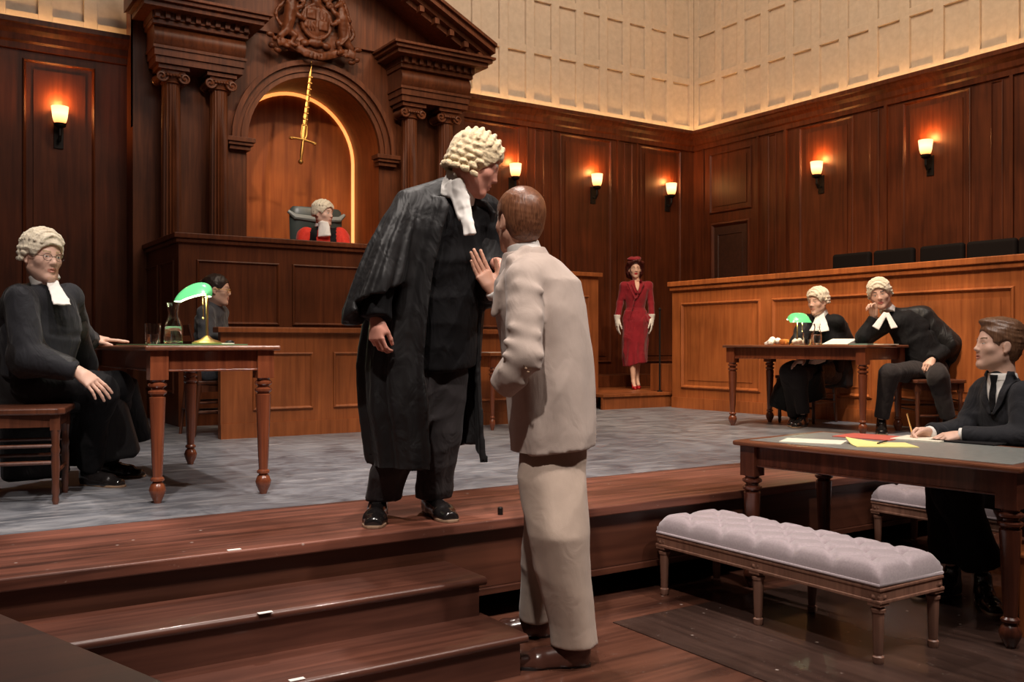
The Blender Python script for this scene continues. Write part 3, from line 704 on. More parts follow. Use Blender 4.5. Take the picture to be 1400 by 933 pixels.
# ============================================================ CARVED COAT OF ARMS
def coat_of_arms():
    cpos=Vector((XC-.06,YP-.16,4.42))
    t=thing('coat_of_arms','carved wooden coat of arms with shield, crown, lion and unicorn above the niche','coat of arms',cpos)
    o=np.array([cpos.x,cpos.y,cpos.z])
    def w(x,z,y=0): return o+np.array([x,y,z])
    s=SDF(.0075,.012)
    s.box(w(0,.02),(.15,.05,.12),rnd=.02); s.ell(w(0,-.09),(.145,.05,.12))
    s.box(w(-.07,.05,-.05),(.055,.02,.055),rnd=.01,k=.005); s.box(w(.07,-.06,-.05),(.055,.02,.055),rnd=.01,k=.005)
    for i in range(3): s.cap(w(.03+.035*i,.09,-.055),w(.03+.035*i,.01,-.055),.008,k=.004)
    for i in range(3): s.cap(w(-.11+.035*i,-.03,-.055),w(-.10+.035*i,-.12,-.055),.008,k=.004)
    # garter
    pts=[w(.175*math.cos(a),-.02+.19*math.sin(a),-.03) for a in np.linspace(0,2*PI,25)]; s.chain(pts,[.02]*25,k=.006)
    # helmet and crown
    s.ell(w(0,.22,-.02),(.06,.05,.07)); s.cap(w(-.07,.29,-.02),w(.07,.29,-.02),.022)
    for i in range(5): a=(i-2)*.035; s.cap(w(a,.30,-.03),w(a*1.3,.36-abs(a)*.3,-.03),.012)
    s.ell(w(0,.40,-.02),(.05,.035,.035)); s.ell(w(0,.45,-.02),(.018,.018,.022))
    for sx in (-1,1):
        # mantling scrolls
        for (x,z,r) in ((.12,.26,.05),(.19,.30,.045),(.16,.19,.04),(.26,.33,.04),(.30,.25,.04)):
            pts=[w(sx*(x+r*(1-i/14)*math.cos(i*.55)),z+r*(1-i/14)*math.sin(i*.55),-.02) for i in range(12)]; s.chain(pts,[.018]*12,k=.008)
        # supporter: standing beast
        hip=w(sx*.34,-.17,-.02); ch=w(sx*.30,.06,-.04); nk=w(sx*.29,.15,-.05); hd=w(sx*.27,.21,-.07)
        s.cap(hip,ch,.06,.07); s.cap(ch,nk,.07,.05)
        s.cap(hip,w(sx*.25,-.22,-.05),.05,.032); s.cap(w(sx*.25,-.22,-.05),w(sx*.30,-.31,-.03),.03,.022); s.cap(w(sx*.30,-.31,-.03),w(sx*.25,-.335,-.06),.024,.02)
        s.cap(hip,w(sx*.42,-.25,-.03),.05,.035); s.cap(w(sx*.42,-.25,-.03),w(sx*.39,-.34,-.02),.03,.022); s.cap(w(sx*.39,-.34,-.02),w(sx*.34,-.355,-.05),.024,.02)
        s.cap(ch,w(sx*.20,.10,-.08),.038,.026); s.cap(w(sx*.20,.10,-.08),w(sx*.165,.15,-.07),.026,.022)
        s.cap(ch,w(sx*.21,-.01,-.08),.036,.026); s.cap(w(sx*.21,-.01,-.08),w(sx*.17,-.03,-.07),.024,.022)
        if sx<0:  # lion
            s.ell(hd,(.055,.05,.055)); s.ell(w(sx*.245,.19,-.11),(.03,.03,.025))
            for i in range(10):
                a=i*.63; s.ell(w(sx*.29+.065*math.cos(a),.17+.075*math.sin(a),-.05),(.025,.03,.025))
            tail=[w(sx*(.36+.10*math.sin(i*.5)),-.16+.05*i,.0) for i in range(9)]; s.chain(tail,[.018]*9); s.ell(w(sx*.37,.27,0),(.035,.025,.045))
        else:     # unicorn
            s.cap(nk,hd,.045,.035); s.cap(w(.28,.23,-.07),w(.20,.17,-.10),.036,.022); s.cap(w(.26,.26,-.07),w(.18,.42,-.09),.013,.004)
            for i in range(6): s.ell(w(.335+.012*i,.23-.035*i,-.04),(.022,.03,.028))
            tail=[w(sx*(.37+.09*math.sin(i*.55+.3)),-.17+.045*i,.0) for i in range(9)]; s.chain(tail,[.02]*9)
            s.chain([w(.33,.1,-.09),w(.38,-.03,-.09),w(.36,-.15,-.08),w(.28,-.24,-.08)],[.011]*4)
        for (x,z) in ((.45,-.28),(.5,-.36),(.44,-.40),(.52,-.24)): s.ell(w(sx*x,z,0),(.045,.03,.03))
    # ribbon
    rb=[w(x,-.36-.05*math.cos(x*9),-.03-.02*math.cos(x*14)) for x in np.linspace(-.46,.46,23)]
    for i in range(22): s.cape(rb[i],rb[i+1],(.045,.018),(.045,.018),(0,0,1),k=.004)
    s.ell(w(0,-.25,-.01),(.09,.04,.05)); s.ell(w(-.13,-.27,-.01),(.05,.04,.04)); s.ell(w(.13,-.27,-.01),(.05,.04,.04))
    s.box(w(0,.0,.07),(.30,.05,.36),rnd=.04)
    s.wrinkle(.006,60,3)
    npobj('carved_relief',s.mesh(),M_port,t)
coat_of_arms()
# sword
def sword():
    a=P(426,90,10.68); c=P(411,222,10.60); L=(c-a).length
    z=(a-c).normalized(); x=z.cross(Vector((0,1,0))).normalized()*-1; y=z.cross(x)
    t=bpy.data.objects.new('hanging_sword',None); COL.objects.link(t); t.matrix_world=Matrix.Translation(c)@Matrix((x,y,z)).transposed().to_4x4()
    tag(t,'gilded sword hanging point upwards in front of the arched niche','sword')
    b=MB(); b.add([(-.028,0,.27),(0,-.011,.27),(.028,0,.27),(0,.011,.27),(-.016,0,L-.1),(0,-.006,L-.1),(.016,0,L-.1),(0,.006,L-.1),(0,0,L)],[(0,1,5,4),(1,2,6,5),(2,3,7,6),(3,0,4,7),(4,5,8),(5,6,8),(6,7,8),(7,4,8),(3,2,1,0)])
    for i in range(9): b.box(-.024,.024,-.014,.014,.42+.07*i,.43+.07*i)
    b.build('scabbard_blade',M_gold,t)
    b=MB(); b.tube([(-.14,0,.245),(-.09,0,.255),(0,0,.26),(.09,0,.255),(.14,0,.245)],[.02,.012,.016,.012,.02],8); b.lathe([(.001,-.02),(.022,-.01),(.022,.01),(.001,.02)],10,c=(-.14,0,.245)); b.lathe([(.001,-.02),(.022,-.01),(.022,.01),(.001,.02)],10,c=(.14,0,.245)); b.build('crossguard',M_gold,t,smooth=True)
    b=MB(); b.lathe([(.012,.03),(.017,.08),(.021,.13),(.017,.19),(.014,.25)],12); b.lathe([(.001,-.025),(.022,-.015),(.03,.005),(.022,.025),(.008,.035)],14); b.tube([(-.02,-.0,.26),(-.035,0,.32),(-.03,0,.42),(0,0,.46),(.03,0,.42),(.035,0,.32),(.02,0,.26)],.009,6); b.build('grip',M_gold,t,smooth=True)
    b=MB(); b.tube([(0,0,L-.01),(0,.02,L+.05),(0,.16,L+.09)],.005,6); b.build('hook',M_gold,t)
sword()
# ============================================================ FURNITURE
def turned_leg(par,mat,x,y,h,top=.13,r=.036,blk=.042,c0=0):
    b=MB(); b.box(-blk,blk,-blk,blk,h-top,h); zt=h-top
    pr=[(r*.45,0),(r*.55,.012),(r*.95,.045),(r*1.05,.065),(r*.8,.09),(r*.55,.10),(r*.85,.108),(r*.85,.118),(r*.6,.126)]
    pr+=[(r*.62,.14),(r*.72,.2),(r*.98,zt-.10),(r*1.0,zt-.085)]
    pr+=[(r*.75,zt-.078),(r*1.12,zt-.066),(r*1.15,zt-.056),(r*.75,zt-.046),(r*.75,zt-.04),(r*1.15,zt-.03),(r*1.15,zt-.02),(r*.8,zt-.01),(r*.9,zt)]
    b.lathe(pr,32,flute=.12,fr=(.15,zt-.11),nf=10)
    return b.build('leg',mat,par,smooth=True,loc=(x,y,0),sharp=40)
def court_table(name,label,W,L,H,loc,rz,mat=None,leather=True,r=.038,arc=False,ins=.05,top=.14):
    # corner origin at centre; W along x, L along y
    mat=mat or M_table
    t=thing(name,label,'table',loc,rz); hw,hl=W/2,L/2
    b=MB(); b.box(-hw,hw,-hl,hl,H-.026,H-.001); b.build('tabletop',M_tabtop,t,bevel=.008)
    b=MB(); q=.008; 
    for (x0,x1,y0,y1) in ((-hw+ins+.0,-hw+ins+.03,-hl+ins,hl-ins),(hw-ins-.03,hw-ins,-hl+ins,hl-ins),(-hw+ins,hw-ins,-hl+ins,-hl+ins+.03),(-hw+ins,hw-ins,hl-ins-.03,hl-ins)):
        b.box(x0,x1,y0,y1,H-.12,H-.027); 
        mx,my=(x0+x1)/2,(y0+y1)/2
        if x1-x0<.05: b.box(x0-.006,x1+.006,y0,y1,H-.128,H-.118)
        else: b.box(x0,x1,y0-.006,y1+.006,H-.128,H-.118)
    b.build('apron',mat,t,bevel=.003)
    if leather:
        b=MB(); b.box(-hw+.06,hw-.06,-hl+.06,hl-.06,H-.0012,H+.0008); b.build('leather_inset',M_leather,t)
    for sx in (-1,1):
        for sy in (-1,1): turned_leg(t,mat,sx*(hw-ins-.02),sy*(hl-ins-.02),H-.026,top,r)
    return t
def seat_chair(label,loc,rz,group=None,mat=None,w=.46,d=.44,back=True):
    # faces +x
    mat=mat or M_chair; t=thing('wooden_chair',label,'chair',loc,rz,group); hw=w/2;hd=d/2
    b=MB()
    b.prism([(-hd,-hw+.03),(-hd,hw-.03),(hd-.03,hw),(hd,hw-.03),(hd,-hw+.03),(hd-.03,-hw)],2,.43,.462); b.build('seat',mat,t,bevel=.008)
    b=MB(); b.box(-hd+.03,hd-.03,-hw+.035,-hw+.055,.37,.43); b.box(-hd+.03,hd-.03,hw-.055,hw-.035,.37,.43); b.box(hd-.055,hd-.035,-hw+.05,hw-.05,.37,.43); b.box(-hd+.03,-hd+.05,-hw+.05,hw-.05,.37,.43); b.build('seat_frame',mat,t)
    for sy in (-1,1):
        b=MB(); pr=[(.012,0),(.017,.02),(.014,.04),(.019,.06),(.016,.1),(.02,.2),(.017,.24),(.022,.26),(.017,.28),(.02,.33),(.024,.36)]; b.lathe(pr,14); b.box(-.022,.022,-.022,.022,.355,.43); b.build('leg',mat,t,smooth=True,loc=(hd-.045,sy*(hw-.045),0),sharp=40)
        b=MB(); b.tube([(-hd-.03,sy*(hw-.05),0),(-hd+.02,sy*(hw-.05),.43),(-hd+.01,sy*(hw-.05),.6),(-hd-.07,sy*(hw-.04),.93)],[.014,.02,.018,.014],8); b.build('rear_post',mat,t,smooth=True)
    b=MB(); b.tube([(hd-.045,-hw+.05,.15),(hd-.045,hw-.05,.15)],.010,8)
    for sy in (-1,1): b.tube([(hd-.045,sy*(hw-.045),.2),(-hd-.01,sy*(hw-.05),.2)],.010,8); b.tube([(hd-.045,sy*(hw-.045),.28),(-hd+.0,sy*(hw-.05),.28)],.009,8)
    b.tube([(-hd-.01,-hw+.05,.22),(-hd-.01,hw-.05,.22)],.010,8); b.build('stretcher',mat,t,smooth=True)
    for (z,x,hh) in ((.62,-hd+.005,.035),(.76,-hd-.03,.03),(.88,-hd-.058,.045)):
        b=MB(); n=8; vs=[]; fs=[]
        for i in range(n+1):
            y0=-hw+.05+(w-.1)*i/n; bo=-.03*(1-(y0/(hw-.05))**2)
            vs+=[(x+bo-.008,y0,z-hh),(x+bo+.008,y0,z-hh),(x+bo+.008,y0,z+hh),(x+bo-.008,y0,z+hh)]
        for i in range(n): fs+=[(4*i+k,4*i+(k+1)%4,4*i+4+(k+1)%4,4*i+4+k) for k in range(4)]
        fs+=[(0,3,2,1),(4*n,4*n+1,4*n+2,4*n+3)]; b.add(vs,fs); b.build('back_rail',mat,t,smooth=True,sharp=40)
    return t
# left counsel table
TLx,TLy=1.32,5.45
tl=court_table('counsel_table','dark wooden table with turned legs at left, holding lamp, carafe and glass',.66,1.56,.76,(TLx,TLy,0),0,leather=False)
# right counsel table
def rotz(a,v): c,s=math.cos(a),math.sin(a); return (v[0]*c-v[1]*s,v[0]*s+v[1]*c)
Lx=Vector((.989,.148,0)); Ly=Vector((-.148,.989,0)); RZ=math.atan2(.148,.989)
nl=Vector((6.795,5.01,0)); ctr=nl+Lx*.31+Ly*.65
tr=court_table('counsel_table','dark wooden table with turned legs at right back, where two barristers in wigs sit',.76,1.44,.76,ctr,RZ,leather=False)
TRC=ctr
# lower right table
A0=Vector((3.52,3.36,0)); dl_=Vector((.109,-.994,0)).normalized(); dw_=Vector((.994,.109,0)).normalized()
L2=1.38; W2=.78; c2=A0+dl_*L2/2+dw_*W2/2
t2=court_table('writing_table','large dark wooden table with grey leather top in front of the writing man',W2,L2,.735,(c2.x,c2.y,-.45),math.atan2(.109,.994),mat=M_table2,leather=True,r=.042,top=.15)
Z2=-.45+.736
# tufted benches
def tufted_bench(label,loc,rz,group):
    t=thing('tufted_bench',label,'bench',loc,rz,group); W,L,H=.40,1.24,.30     # x width, y length
    hw,hl=W/2,L/2
    nx,ny=int(W/.008),int(L/.008); vs=[];fs=[]
    btn=[]
    for i in range(2):
        for j in range(6): btn.append(((i-.5)*.19,-hl+.12+j*(L-.24)/5))
    for j in range(5): btn.append((0,-hl+.12+(j+.5)*(L-.24)/5))
    def hgt(x,y):
        ex=min(1,(hw-abs(x))/.05); ey=min(1,(hl-abs(y))/.05)
        e=(1-(1-max(ex,0))**2.2)*(1-(1-max(ey,0))**2.2); z=.03+.06*e**.5
        d1=9;ds=[]
        for (bx,by) in btn: ds.append(math.hypot(x-bx,y-by))
        dm=min(ds); z-=.032*math.exp(-(dm/.026)**2)
        # creases along diamond lines
        u=(y+hl-.12)/((L-.24)/5); v=x/.19
        for a in (u+v-.5,u-v+.5):
            f=abs(a-round(a)); z-=.013*math.exp(-(f/.10)**2)*(max(0,ex)*max(0,ey))**.5
        return z
    for i in range(nx+1):
        for j in range(ny+1):
            x=-hw+W*i/nx;y=-hl+L*j/ny; vs.append((x,y,hgt(x,y)))
    for i in range(nx):
        for j in range(ny): a=i*(ny+1)+j; fs.append((a,a+ny+1,a+ny+2,a+1))
    per=[i*(ny+1) for i in range(nx+1)]+[nx*(ny+1)+j for j in range(1,ny+1)]+[i*(ny+1)+ny for i in range(nx-1,-1,-1)]+[j for j in range(ny-1,0,-1)]
    o=len(vs)
    for p in per: vs.append((vs[p][0],vs[p][1],-.0))
    for k in range(len(per)): k2=(k+1)%len(per); fs.append((per[k],per[k2],o+k2,o+k))
    b=MB(); b.add(vs,fs); cu=b.build('cushion',M_cush,t,smooth=True,loc=(0,0,H+.0),sharp=80)
    b=MB(); b.tube([(sx*(hw+.0),sy*(hl+.0),.004) for sx,sy in ((-1,-1),(1,-1),(1,1),(-1,1))],.007,8,closed=True); b.build('piping',M_cush,cu,smooth=True)
    b=MB(); b.box(-hw,hw,-hl,hl,H-.06,H-.001)
    b.box(-hw-.006,hw+.006,-hl-.006,hl+.006,H-.065,H-.052); b.box(-hw-.004,hw+.004,-hl-.004,hl+.004,H-.018,H-.006)
    b.build('seat_frame',M_benchleg,t,bevel=.003)
    for x in (-hw+.024,hw-.024):
        for y in (-hl+.026,0,hl-.026):
            b=MB(); b.box(-.028,.028,-.028,.028,H-.075,H-.055)
            for a in range(8): b.lathe([(.001,-.005),(.010,0),(.001,.005)],8,M=Matrix.Translation((0,0,H-.04))@Matrix.Rotation(a*PI/4,4,'Z')@Matrix.Translation((.03,0,0))@Matrix.Rotation(PI/2,4,'Y'))
            pr=[(q_[0]*1.28,q_[1]) for q_ in [(.012,0),(.016,.008),(.017,.03),(.012,.036),(.014,.042),(.018,.2),(.021,.2),(.022,.212),(.014,.218),(.014,.222),(.022,.226)]]
            b.lathe(pr,24,flute=.14,fr=(.05,.19),nf=8); b.build('leg',M_benchleg,t,smooth=True,loc=(x,y,0),sharp=40)
    return t
tb=tufted_bench('long tufted lilac-grey bench with carved legs in front of the writing table',(3.30,2.83,-.45),0,None)
tb2=dup(tb,(5.00,2.86,-.45),0.0,'tufted lilac-grey bench half hidden behind the writing table, under the writing man')
# low side table with turned legs behind the two men
sd=thing('side_table','small low wooden table with turned legs seen between the two central men','table',(4.62,7.25,0))
b=MB(); b.box(-.22,.32,-.18,.18,.66,.69); b.build('tabletop',M_desk,sd,bevel=.005)
b=MB(); b.box(-.19,.29,-.15,.15,.56,.66); b.build('apron',M_desk,sd)
for (x,y) in ((-.17,-.13),(.27,-.13),(-.17,.13),(.27,.13)): turned_leg(sd,M_table,x,y,.66,.1,.026,.028)
b=MB(); b.box(-.12,.12,-.08,.08,0,.004); o=b.build('paper_sheet',M_shirt,loc=(4.52,7.18,.6905)); tag(o,'white sheet on the small low table between the two central men','paper')
# chairs
ch1=seat_chair('brown wooden chair at far left under the seated barrister',(.52,5.19,0),-.25)
CHS=[]
ch2=dup(ch1,(2.30,8.12,0),.05,'dark wooden chair under the clerk in the grey jacket')
chA=dup(ch1,(7.50,6.18,0),PI+.15,'dark wooden chair under the barrister beside the green lamp at right')
chB=dup(ch1,(7.60,4.92,0),PI+1.0,'dark wooden chair under the young barrister resting his cheek on his hand')
# chairs in the jury box
def jury_chair(label,loc,rz,group):
    t=thing('jury_chair',label,'chair',loc,rz,group)
    b=MB(); b.box(-.24,.24,-.24,.24,.42,.50); b.build('seat',M_dark,t,bevel=.02)
    b=MB(); b.box(.16,.24,-.26,.26,.50,1.33); bk_=b.build('backrest',M_dark,t,bevel=.035); bk_.modifiers['bevel'].segments=4
    for x in (-.2,.2):
        for y in (-.2,.2): bb=MB(); bb.box(-.02,.02,-.02,.02,0,.42); bb.build('leg',M_chair,t,loc=(x,y,0))
    return t
j0=None
for i,(u,h) in enumerate(((1150,0),(1207,.02),(1272,.03),(1342,.04),(1412,.03))):
    p=on_line(u,(9.15,2),(9.15,9),.5)
    lb=['dark jury chair back farthest left behind the jury box rail','second dark jury chair back from the left behind the jury box rail','third dark jury chair back from the left behind the jury box rail','fourth dark jury chair back from the left behind the jury box rail','dark jury chair back at the right frame edge behind the jury box rail'][i]
    if j0 is None: j0=jury_chair(lb,p,0,'dark chairs in the jury box')
    else: dup(j0,p,random.uniform(-.08,.08),lb)
# orange-lit wooden box at the right edge
an_=-(YAW+.50); o=P(1389,874,3.90)+Vector((math.cos(an_),math.sin(an_),0))*.26+Vector((-math.sin(an_),math.cos(an_),0))*.155; w_=thing('wooden_box','orange-brown wooden box cut off by the right edge of the frame','box',(o.x,o.y,-.45),an_)
b=MB(); b.box(-.25,.3,-.15,.15,0,.33); b.build('body',M_oak,w_,bevel=.006)
b=MB(); b.box(-.26,.31,-.16,.16,.33,.35); b.build('lid',M_oak,w_,bevel=.006)
# ---------------- desk items
def banker_lamp(label,loc,rz):
    t=thing('banker_lamp',label,'lamp',loc,rz)
    b=MB(); b.lathe([(.075,0),(.078,.008),(.06,.018),(.03,.028),(.012,.045)],24); b.build('base',M_brass,t,smooth=True,sharp=50)
    b=MB(); b.tube([(0,0,.03),(0,0,.20),(0,0,.27)],.007,10); b.tube([(0,0,.27),(-.03,0,.30),(-.08,0,.295)],.005,8); b.tube([(-.02,-.11,.262),(-.02,.11,.262)],.004,8); b.build('stem',M_brass,t,smooth=True)
    # asymmetric half barrel glass shade: long axis y, high near the stem and sloping down towards -x
    b=MB(); n=20;m=14; vs=[];fs=[]
    for layer,r in ((0,1.0),(1,.95)):
        for j in range(m+1):
            y=-1+2*j/m; yy=y*.118*(.99 if layer else 1); e=max((1-abs(y)**3.2)**.5 if abs(y)<1 else 0,.25)
            for i in range(n+1):
                a=PI*i/n; vs.append((-.072+.095*r*math.cos(a)*(.55+.45*e)+.03*math.sin(a),yy,.240+.088*r*math.sin(a)*e+.014*math.cos(a)))
    S=(m+1)*(n+1)
    for j in range(m):
        for i in range(n):
            a=j*(n+1)+i; fs.append((a,a+1,a+n+2,a+n+1)); fs.append((S+a,S+a+n+1,S+a+n+2,S+a+1))
    for j in (0,m):
        for i in range(n): a=j*(n+1)+i; fs.append((a,a+1,S+a+1,S+a))
    nf=len(fs)
    for i in (0,n):
        for j in range(m): a=j*(n+1)+i; fs.append((a,a+n+1,S+a+n+1,S+a))
    b.add(vs,fs)
    # inner layer + rim in white
    for q in range(len(fs)):
        if (q<2*m*n and q%2==1) or q>=nf: b.m[q]=1
    b.build('shade',[M_lampg,M_lampw],t,smooth=True,sharp=60)
    b=MB(); b.lathe([(.003,0),(.003,.1)],6,c=(-.02,-.05,.145)); b.lathe([(.001,.13),(.007,.137),(.001,.146)],10,c=(-.02,-.05,0)); b.build('pull_chain',M_brass,t,smooth=True)
    ld=bpy.data.lights.new('lamp_bulb','POINT'); ld.energy=1.4; ld.color=(.9,1,.6); ld.shadow_soft_size=.02
    lo=bpy.data.objects.new('lamp_bulb',ld); COL.objects.link(lo); lo.parent=t; lo.location=(-.055,0,.235)
    return t
def carafe(label,loc,h=.20,r=.045):
    t=thing('water_carafe',label,'carafe',loc)
    pr=[(.001,.004),(r*.92,.002),(r,.015),(r,.085),(r*.82,.115),(r*.60,.14),(r*.55,.16),(r*.74,h),(r*.70,h),(r*.50,.16),(r*.55,.14),(r*.76,.115),(r*.93,.085),(r*.93,.016),(.001,.009)]
    b=MB(); b.lathe(pr,28); b.build('glass',M_glass,t,smooth=True)
    b=MB(); b.lathe([(.001,.0095),(r*.925,.0165),(r*.925,.08),(r*.82,.092),(.001,.092)],28); b.build('water',M_water,t,smooth=True,sharp=50)
def glass_tumbler(label,loc,r=.04,h=.105):
    t=thing('drinking_glass',label,'glass',loc)
    b=MB(); b.lathe([(.001,.001),(r*.88,.001),(r,h),(r*.94,h),(r*.82,.010),(.001,.010)],28); b.build('glass',M_glass,t,smooth=True,sharp=50)
    b=MB(); b.lathe([(.001,.0105),(r*.815,.0105),(r*.86,.05),(.001,.05)],28); b.build('water',M_water,t,smooth=True,sharp=50)
def sheet(name,label,cat,mat,loc,rz,w,l,h=.004,curl=0,group=None,mats=None):
    b=MB(); n=10; vs=[];fs=[]
    for i in range(n+1):
        for j in range(n+1):
            x=-w/2+w*i/n;y=-l/2+l*j/n; z=curl*max(0,(x/w+y/l)-.35)**1.5*3
            vs.append((x,y,z+h))
    S=len(vs)
    vs+= [(v[0],v[1],max(0,v[2]-h)) for v in vs]
    for i in range(n):
        for j in range(n): a=i*(n+1)+j; fs.append((a,a+n+1,a+n+2,a+1)); fs.append((S+a,S+a+1,S+a+n+2,S+a+n+1))
    for k in range(n): fs+= [(k,k+1,S+k+1,S+k),(n*(n+1)+k,S+n*(n+1)+k,S+n*(n+1)+k+1,n*(n+1)+k+1),(k*(n+1),S+k*(n+1),S+(k+1)*(n+1),(k+1)*(n+1)),(k*(n+1)+n,(k+1)*(n+1)+n,S+(k+1)*(n+1)+n,S+k*(n+1)+n)]
    b.add(vs,fs); o=b.build(name,mat,loc=loc,smooth=False); o.rotation_euler=(0,0,rz); return tag(o,label,cat,group)
ZT_=.7601
sheet('desk_blotter','thin green blotter lying on the left table under carafe and glass','blotter',M_greenb,(1.30,5.30,ZT_),0,.50,.80,.006)
banker_lamp('green glass banker lamp on the left table beside the carafe',on_line(283,(1.40,4.7),(1.40,6),ZT_+.006),-.25)
carafe('glass water carafe under the green lamp on the left table',on_line(237,(1.22,4.7),(1.22,6),ZT_+.0065),.215,.048)
glass_tumbler('short drinking glass of water left of the carafe on the left table',on_line(209,(1.11,4.7),(1.11,6),ZT_+.0065))
sheet('paper_stack','loose white papers around the lamp base on the left table','paper',M_paper,on_line(293,(1.47,4.7),(1.47,6),ZT_+.0064),.3,.12,.2,.006)
b=MB(); b.lathe([(.022,0),(.026,.006),(.024,.02),(.016,.026),(.001,.026)],20); o=b.build('ink_pot',M_iron,smooth=True,loc=on_line(314,(1.55,4.7),(1.55,6),ZT_)); tag(o,'small dark round pot at the right end of the left table','pot')
# right table items
def tp(u,off=0,z=.7601):
    a=TRC+Ly*-.7+Lx*off; c=TRC+Ly*.7+Lx*off; return on_line(u,(a.x,a.y),(c.x,c.y),z)
def crumple(name,label,cat,loc,mat,r,seed,h=.6):
    s=SDF(.004,.01); rr=np.random.RandomState(seed); c=V3(loc)
    for i in range(7): q=rr.randn(3)*np.array([r*.5,r*.5,r*.2]); s.ell(c+q+np.array([0,0,r*h*.6]),(r*.5,r*.45,r*.45*h))
    s.wrinkle(.006,120,seed); s.cut(c,(0,0,-1)); t=npobj(name,s.mesh(),mat); return tag(t,label,cat)
crumple('crumpled_tissue','crumpled white tissue at the left end of the right back table','tissue',tp(1056,-.1),M_shirt,.06,1,1)
b=MB(); b.lathe([(.03,0),(.04,.01),(.045,.035),(.04,.05),(.001,.055)],20); o=b.build('small_bowl',plain('orange_clay',(.5,.17,.04),.4),smooth=True,loc=tp(1072,-.05)); tag(o,'small orange-brown bowl beside the tissue on the right back table','bowl')
crumple('crumpled_paper','crumpled cream paper below the green lamp on the right back table','paper',tp(1090,-.22),M_paper,.05,3,1)
banker_lamp('green glass banker lamp on the right back table in front of a barrister',tp(1090,.0),.98).scale=(.84,.84,.90)
carafe('glass water carafe on the right back table before the older barrister',tp(1117,-.1),.19,.042)
glass_tumbler('drinking glass on the right back table beside the open book',tp(1104,-.18))
# open book / bundle with white pages
bt=tp(1148,-.05); t=thing('open_book','open white book tilted up on the right back table','book',bt,RZ+.2)
b=MB(); b.prism([(-.14,0),(.14,0),(.14,.055),(-.14,.008)],1,-.11,.11); b.build('page_block',M_shirt,t,bevel=.002)
b=MB(); b.prism([(-.15,-.0),(.15,-.0),(.15,.004),(-.15,.004)],1,-.115,.115); b.build('cover',M_gold,t)
bpy.data.objects['cover'].location.z=-.0
sheet('teal_folder','flat teal folder right of the open book on the right back table','folder',M_teal,tp(1180,-.08),RZ+.1,.22,.16,.012)
sheet('paper_sheet','cream sheet at the right end of the right back table','paper',M_paper,tp(1204,.0)+Vector((.05,0,0)),RZ-.2,.2,.14,.008)
# writing table items
def tz(u,v): return PZ(u,v,Z2)
sheet('paper_sheet','cream sheet nearest the left corner of the writing table','paper',M_paper,tz(1112,604),.5,.20,.29,.003)
sheet('red_folder','flat red folder beyond the yellow pad on the writing table','folder',M_redf,tz(1190,598),.2,.24,.30,.004)
sheet('yellow_pad','yellow pad with a curled corner near the front of the writing table','pad',M_yellow,tz(1205,609),.9,.2,.28,.004,.016)
sheet('writing_pad','pale notepad under the writing man\'s hands','pad',M_paper,tz(1262,601),.25,.24,.24,.006)
sheet('black_folder','flat black folder under the writing man\'s forearm','folder',M_coat,tz(1330,604),.1,.26,.32,.006)
b=MB(); b.tube([(0,0,0),(.10,.02,.004)],.004,6); o=b.build('dark_pen',M_iron,smooth=True,loc=tz(1200,609)+Vector((0,0,.009))); tag(o,'dark pen lying on the yellow pad','pen')
# ============================================================ PEOPLE
def fr(f,up=(0,0,1)):
    f=Vector(f).normalized(); up=Vector(up); x=f.cross(up).normalized(); z=x.cross(f)
    return np.array([[x[i],f[i],z[i]] for i in range(3)])
class Fr:
    def __init__(s,c,f,up=(0,0,1),sc=1): s.c=V3(c); s.R=fr(f,up); s.s=sc
    def w(s,x,y,z): return s.c+s.R@(np.array([x,y,z])*s.s)
    def loc(s,p): return (p-s.c)@s.R/s.s
def head_sdf(F,neck,res,female=False,nr=.056):
    q=SDF(res,.014*F.s); k=F.s
    E=lambda c,r,kk=None,mode='u':q.ell(F.w(*c),np.array(r)*k,F.R,None if kk is None else kk*k,mode)
    C=lambda a,b,ra,rb=None,kk=None,mode='u':q.cap(F.w(*a),F.w(*b),ra*k,(ra if rb is None else rb)*k,None if kk is None else kk*k,mode)
    E((0,-.012,.035),(.075,.097,.085)); E((0,.022,-.028),(.060,.071,.086),.03)
    jw=.040 if female else .047
    for sx in (-1,1):
        C((sx*jw,-.005,-.052),(sx*.012,.062,-.098),.022,.016,.03)
        E((sx*.040,.052,-.022),(.022,.022,.020),.02)
    C((-.032,.076,.019),(.032,.076,.019),.011,None,.012)
    E((0,.070,-.098),(.019,.017,.015),.02)
    for sx in (-1,1): E((sx*.030,.098,.003),(.016,.018,.012),.012,'s')
    for sx in (-1,1): E((sx*.030,.071,.003),(.0135,.0135,.0115),.003); C((sx*.018,.083,.011),(sx*.043,.076,.010),.0035,None,.004); C((sx*.018,.083,-.006),(sx*.042,.076,-.006),.003,None,.004)
    C((0,.082,.012),(0,.098,-.022),.0065,.0085,.014); E((0,.101,-.027),(.0095,.0095,.0085),.008)
    for sx in (-1,1): E((sx*.0115,.092,-.031),(.0075,.009,.0065),.006)
    C((-.021,.078,-.058),(0,.090,-.056),.0045,.006,.008); C((.021,.078,-.058),(0,.090,-.056),.0045,.006,.008)
    C((-.018,.077,-.066),(0,.087,-.068),.0045,.007,.008); C((.018,.077,-.066),(0,.087,-.068),.0045,.007,.008)
    E((0,.094,-.0620),(.020,.010,.0016),.002,'s')
    for sx in (-1,1):
        E((sx*.077,-.010,-.004),(.009,.019,.031),.006); E((sx*.088,-.004,-.002),(.006,.010,.019),.004,'s')
        E((sx*.080,.000,-.030),(.006,.008,.008),.005)
    nb=V3(neck); top=F.w(0,-.022,-.045)
    q.cap(top,nb,nr*k,nr*1.12*k,.03*k)
    return q
